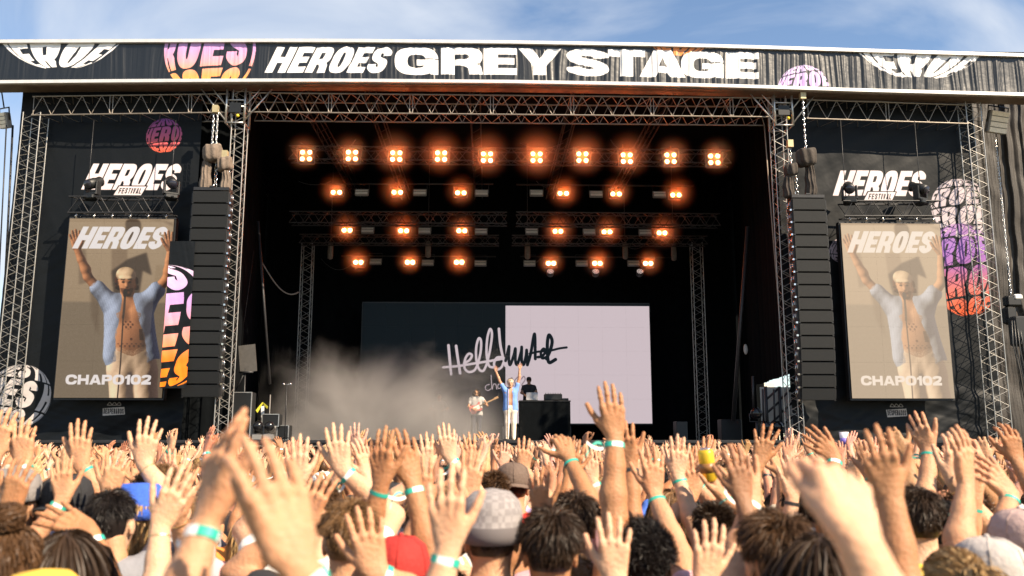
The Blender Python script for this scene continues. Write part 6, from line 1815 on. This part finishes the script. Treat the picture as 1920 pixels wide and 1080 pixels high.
# more raised arms of people whose heads are hidden between the others
UP = (('person hidden but for a spread hand and wide silver cuff beside the dark tousled hair', 3.1, 1.62, TAN, BLACK, (A('L', (1014, 965), (1008, 893), Y=3.25, n=(.5, .8, -.1), curl=.2, spread=.9, band=WA),)),
('person hidden but for a bare golden forearm leaning in below the bent fist', 3.9, 1.66, TAN, RED, (A('L', (1068, 892), (1080, 838), Y=4.1, curl=.25, spread=.6, pole=(-.8, .2, -.8)),)),
('person hidden but for a tanned forearm with a dark watch right of the tall arm', 3.3, 1.62, TAN, WHITE, (A('L', (1182, 868), (1168, 806), Y=3.5, n=(.3, .9, 0), curl=.3, spread=.7, band=WA, pole=(.4, .2, -1)),)),
('person hidden but for a dark arm rising between beer can and swept hair', 2.6, 1.60, (.26, .13, .07), BLACK, (A('R', (1392, 935), (1384, 858), Y=2.75, n=(-.2, .9, 0), curl=.2, spread=.8, pole=(.6, .2, -1)),)),
('person hidden but for a hand with a square dark watch below the right speaker column', 3.6, 1.64, PALE, BLACK, (A('L', (1486, 930), (1474, 868), Y=3.8, curl=.15, spread=.6, band=WA, pole=(-.2, .2, -1)),)),
('person hidden but for a tanned muscular arm rising behind the drooping blurred hand', 1.85, 1.56, TAN, BLACK, (A('L', (1668, 930), (1640, 820), Y=1.98, n=(.3, .9, 0), curl=.3, spread=.5, bulk=1.15, pole=(.5, .1, -1)),)),
('person hidden but for a teal and gold banded wrist left of the dusty pink cap', 3.2, 1.62, FAIR, YELLOW, (A('L', (1828, 940), (1814, 872), Y=3.35, curl=.3, spread=.5, band=CO0, pole=(-.2, .2, -1)),)),
('person hidden but for two pale hands nearly touching above the spiky light brown hair', 3.6, 1.64, PALE, WHITE, (A('L', (628, 905), (634, 842), Y=3.8, n=(.7, .6, 0), curl=.15, spread=.4, band=ST1), A('R', (690, 895), (676, 830), Y=3.8, n=(-.7, .6, 0), curl=.15, spread=.4))),
('person hidden but for a long pale forearm reaching in from the bottom left', 2.3, 1.58, PALE, GREY, (A('R', (300, 985), (338, 905), Y=2.5, n=(-.2, .9, 0), curl=.2, spread=.8, band=BR_, pole=(.3, .1, -1)),)),
('person hidden but for a tanned arm with white band left of the sideways hand', 2.7, 1.62, TAN, NAVY, (A('R', (18, 955), (40, 880), Y=2.9, curl=.25, spread=.7, band=ST, pole=(.3, .2, -1)),)),
('person hidden but for both open palms raised left of the grey beanie', 3.0, 1.60, FAIR, BLACK, (A('L', (798, 945), (786, 868), Y=3.15, curl=.12, spread=.8), A('R', (878, 930), (888, 862), Y=3.15, curl=.2, spread=.8, band=CO))),
('person hidden but for a bright hand with fingers together before the dj table', 4.2, 1.66, PALE, BLUE, (A('R', (1110, 900), (1104, 842), Y=4.4, curl=.1, spread=.15, thumb=.3, band=ST1),)),
('person hidden but for two crossed forearms below the right screen', 4.2, 1.68, FAIR, PINK_, (A('L', (1648, 890), (1660, 826), Y=4.4, curl=.2, spread=.8, pole=(-.4, .2, -1)), A('R', (1625, 885), (1618, 815), Y=4.5, curl=.3, spread=.5, band=CO))),
('person hidden but for one arm at the right edge with relaxed fingers', 3.4, 1.66, TAN, BLACK, (A('R', (1905, 862), (1890, 800), Y=3.7, curl=.45, spread=.6, pole=(.6, .2, -1)),)),
('person hidden but for a hand waving beside the curly brown hair', 3.3, 1.64, FAIR, WHITE, (A('R', (205, 925), (222, 858), Y=3.5, n=(-.4, .8, 0), curl=.2, spread=1.0, pole=(.4, .2, -1)), A('L', (120, 935), (112, 868), Y=3.5, curl=.2, spread=.8, band=ST1))),
('person hidden but for two bare arms raised above the dark curls', 3.7, 1.66, PALE, LILAC, (A('L', (1196, 905), (1200, 845), Y=3.9, curl=.3, spread=.4), A('R', (1270, 890), (1276, 830), Y=3.9, curl=.1, spread=.9, band=CO))),
)
for lab, Y_, H_, sk, sh, ar in UP:
    near(lab, Y_, None, H_, ar, shirt=sh, skin=sk, hair_=('short', 900, 30), hc=rng.choice((DKBR, BRN, LTBR)), sleeve=rng.choice(('tee', 'tank')), vox=.0042)

# things held up
q = P(1326, 872, 3.72); t = thing('beer_can', 'yellow drink can held up by the man with short dark hair', 'can', q); t.rotation_euler = (.1, -.12, 0)
b = MB(); b.lathe((0, 0, 0), [(.026, -.066), (.033, -.058), (.033, .052), (.026, .066)], 20); b.build('can_body', mat('yellow_tin', (.75, .48, .03), .35, .4, .15, 30), t)
b = MB(); b.lathe((0, 0, .0665), [(.026, 0), (.024, .003), (.02, .001)], 18); b.build('lid', CHROME, t)
b = MB(); b.lathe((0, 0, 0), [(.0335, -.03), (.0335, .01)], 20); b.build('label_band', mat('brown_print', (.25, .11, .03), .4), t)
q = P(1583, 824, 9.0); t = thing('plastic_cup', 'translucent plastic cup with a purple drink raised over the far crowd', 'cup', q)
b = MB(); b.lathe((0, 0, 0), [(.034, -.075), (.047, .075), (.045, .075), (.032, -.07)], 18); b.build('cup_wall', mat('milky_plastic', (.72, .68, .74), .3), t)
b = MB(); b.lathe((0, 0, 0), [(.037, -.05), (.0425, .015)], 18); b.build('drink', mat('purple_drink', (.22, .16, .55), .3), t)

# ------------------------------------------------------------------ rows behind: prototypes, then copies
protos = []
r = random.Random(23)
for k in range(30):
    def rarm(q):
        x = q * r.uniform(-.02, .42); z = r.choice((r.uniform(1.45, 1.75), r.uniform(1.65, 1.95), r.uniform(1.75, 1.99))); y = r.uniform(.06, .34)
        return dict(w=V(x, y, z), d=V(q * r.uniform(-.5, .6), r.uniform(-.1, .6), 1), n=V(-q * r.uniform(-.1, .9), 1, r.uniform(-.4, .1)), curl=r.choice((.05, .15, .2, .35, .55, 1.0)), spread=r.uniform(.15, 1.3), thumb=r.uniform(.5, 1.0),
                    pole=V(q * r.uniform(.5, 1), r.uniform(0, .6), -r.uniform(.3, .9)))
    la = rarm(-1) if k % 5 != 4 else None
    ra = rarm(1) if k % 7 != 5 else None
    protos.append((person_meshes(la, ra, .0048, .34, r.choice(('tee', 'tee', 'tank'))), la is not None, ra is not None))
hkinds = [('short', 420, 101, 'short'), ('fade', 420, 102, 'cropped'), ('quiff', 420, 103, 'swept'), ('curly', 360, 104, 'curly'), ('long', 360, 105, 'long'), ('bob', 360, 106, 'bobbed'), ('bun', 360, 107, 'bunned'), ('ponytail', 360, 108, 'ponytailed')]
hcols = [(DKBR, 'dark'), (DKBR, 'dark'), (BRN, 'brown'), (BRN, 'brown'), (LTBR, 'fair'), (BLND, 'blonde'), (BLK, 'black')]
shirts = [(WHITE, 'white'), (BLACK, 'black'), (BLACK, 'black'), (BLACK, 'black'), (GREY, 'grey'), (RED, 'red'), (BLUE, 'blue'), (NAVY, 'navy'), (YELLOW, 'yellow'), (GREEN, 'green'), (PINK_, 'pink'), (ORANGE, 'orange'), (LILAC, 'lilac'), (BEIGE, 'beige')]
skins = [FAIR, FAIR, PALE, TAN, TAN, (.50, .30, .20), (.40, .20, .11), (.22, .11, .06)]
capk = [('cap', BLACK, 'black cap'), ('back_cap', (.3, .28, .26), 'grey cap'), ('cap', WHITE, 'white cap'), ('bucket', BEIGE, 'beige bucket hat'), ('bucket', (.7, .7, .68), 'white bucket hat'), ('back_cap', RED, 'red cap')]
ZONES = ((115, 'below far left tower'), (320, 'below left video screen'), (450, 'below left speaker column'), (640, 'below rear left tower'), (860, 'before the smoke'), (1010, 'before the singer'), (1240, 'below pale video wall'), (1400, 'below dark stage right'), (1560, 'below right speaker column'), (1790, 'below right video screen'), (9999, 'below brown scrim'))
def zone(x, y):
    dep = x * _sy + y * _cy; px = 960 + FPX * (x * _cy - y * _sy) / (dep * _cp)
    return next(n for lim, n in ZONES if px < lim), px
spots = []
Y = 3.3
row = 0
while Y < 22.3:
    stp = .53 + .017 * Y
    x = -(.60 * Y + .5) + (row % 2) * stp / 2 + .045 * Y
    while x < .60 * Y + .5 + .045 * Y:
        sx_, sy_ = x + r.uniform(-.15, .15), Y + r.uniform(-.16, .16)
        if all((sx_ - a) ** 2 + (sy_ - c) ** 2 > (d + .13) ** 2 for a, c, d in occupied): spots.append((sx_, sy_))
        x += stp
    Y += .56 + .013 * Y; row += 1
NI = 250
far = spots[NI:]
print('spots', len(spots), 'far', len(far), 'individual people to Y', spots[min(NI, len(spots)) - 1][1])
G_CROWD = 'festival crowd facing the stage'
seen = {}
for i, (x, y) in enumerate(spots[:NI]):
    ms, l_, r_ = protos[r.randrange(len(protos))]
    st, n_, sd, hn = r.choice(hkinds); hc, hcn = r.choice(hcols); sh, shn = r.choice(shirts); sk = r.choice(skins)
    zn, px = zone(x, y)
    cap = r.choice(capk) if r.random() < .13 else None
    sc = r.uniform(.915, 1.03)
    if sc * 1.75 > 2.0 - y * .018 + .02 and y < 6: sc *= .96
    bands = [r.choice((ST, ST1, CO, None, None, None, None, None, BR_, WA)) if u else None for u in (l_, r_)]
    pose = 'arms raised' if l_ and r_ else 'right arm raised' if r_ else 'left arm raised'
    row_ = 'near crowd' if y < 6.5 else 'mid crowd' if y < 11.5 else 'far crowd'
    top = cap[2] if cap else '%s %s hair' % (hn, hcn)
    def mk(): return 'person with %s, %s shirt, %s, %s %s' % (top, shn, pose, row_, zn)
    lab = mk()
    for _ in range(30):
        if lab not in seen: break
        sh, shn = r.choice(shirts); hc, hcn = r.choice(hcols); top = cap[2] if cap else '%s %s hair' % (hn, hcn); lab = mk()
    seen[lab] = 1
    pp = assemble(ms, lab, (x, y, 0), r.uniform(-.45, .45), sc, tuple(c * r.uniform(.88, 1.1) for c in sk), sh, hair(*(('under', 260, 120) if cap else (st, n_, sd))), hc, G_CROWD, cap[0] if cap else None, cap[1] if cap else None, bands)
    pp.rotation_euler.x = r.uniform(-.05, .07); pp.rotation_euler.y = r.uniform(-.10, .10)

# the rest of the crowd, too far to tell apart: one mesh
Vv, Ff, Mi = [], [], []; base = 0
fp = []
for k in range(8):
    rr = random.Random(50 + k)
    def rarm(q): return dict(w=V(q * rr.uniform(.1, .32), rr.uniform(.1, .3), rr.uniform(1.68, 1.95)), d=V(q * rr.uniform(-.5, .5), rr.uniform(0, .5), 1), n=V(-q * .3, 1, 0), curl=rr.uniform(.05, .35), spread=rr.uniform(1, 1.7))
    la, ra = rarm(-1), rarm(1); sl, sr = shoulders(la, ra)
    pm = head_prims(); sp_ = [(a, b_ + .016, c, d + .016, kk) for a, b_, c, d, kk in torso_prims(sl, sr)[:-1]]
    pm.append((V(0, -.01, 1.40), .075, V(0, .012, 1.56), .053, .03))
    for sd, s, a in (('L', sl, la), ('R', sr, ra)):
        pr, e = arm_prims(s, a['w'], sd, a['d'], a['n'], V((-1 if sd == 'L' else 1) * .8, .3, -.5), curl=a['curl'], spread=a['spread'], sc=1.04); pm += pr; sp_.append((s, .07, s + (e - s) * .5, .062, .03))
    hb = [('e', V(0, .012, 1.668), (.088, .105, .095), (V(1, 0, 0), V(0, 1, 0), V(0, 0, 1)), .01)]
    sp_ += [(V(q * .09, 0, .9), .12, V(q * .1, 0, .1), .08, .05) for q in (-1, 1)]
    parts_ = []
    for prm, vx, ad in ((pm, .0118, 1.0), (sp_, .045, .7), (hb, .022, .3)):
        v_, f_ = grow(prm, vx, ad); parts_.append((np.array(v_), f_))
    fp.append(parts_)
for (x, y) in far:
    pr = fp[r.randrange(8)]; sc = r.uniform(.92, 1.03); yw = r.uniform(-.3, .3); c, s = math.cos(yw), math.sin(yw)
    for j, (v_, f_) in enumerate(pr):
        w = v_ * sc; q = np.stack([c * w[:, 0] - s * w[:, 1] + x, s * w[:, 0] + c * w[:, 1] + y, w[:, 2]], 1)
        Vv.append(q); Ff += [tuple(i + base for i in f) for f in f_]; base += len(q)
        mi = (0 if r.random() < .6 else 1) if j == 0 else 2 + r.randrange(5) if j == 1 else 7 + r.randrange(2)
        Mi += [mi] * len(f_)
if Vv:
    me_ = mesh_from('crowd', np.concatenate(Vv), Ff, True)
    for m in (mat('skin_far', FAIR, .5, 0, .15, 3), mat('skin_far_pale', PALE, .5, 0, .15, 3), mat('far_white', WHITE, .8), mat('far_black', BLACK, .8), mat('far_red', RED, .8), mat('far_grey', GREY, .8), mat('far_navy', NAVY, .8), mat('hair_far', DKBR, .5), mat('hair_far_brown', BRN, .5)): me_.materials.append(m)
    me_.polygons.foreach_set('material_index', Mi)
    tag(link('crowd', me_), 'farthest rows of the crowd packed against the stage, hands in the air', None, None, 'stuff')
    print('far tris', sum(len(f) - 2 for f in Ff))
tris = 0
for me_ in bpy.data.meshes:
    if me_.users: tris += len(me_.loops) - 2 * len(me_.polygons)
print('triangles in meshes', tris, 'objects', len(bpy.data.objects), 'script seconds', round(time.time() - T0, 1))
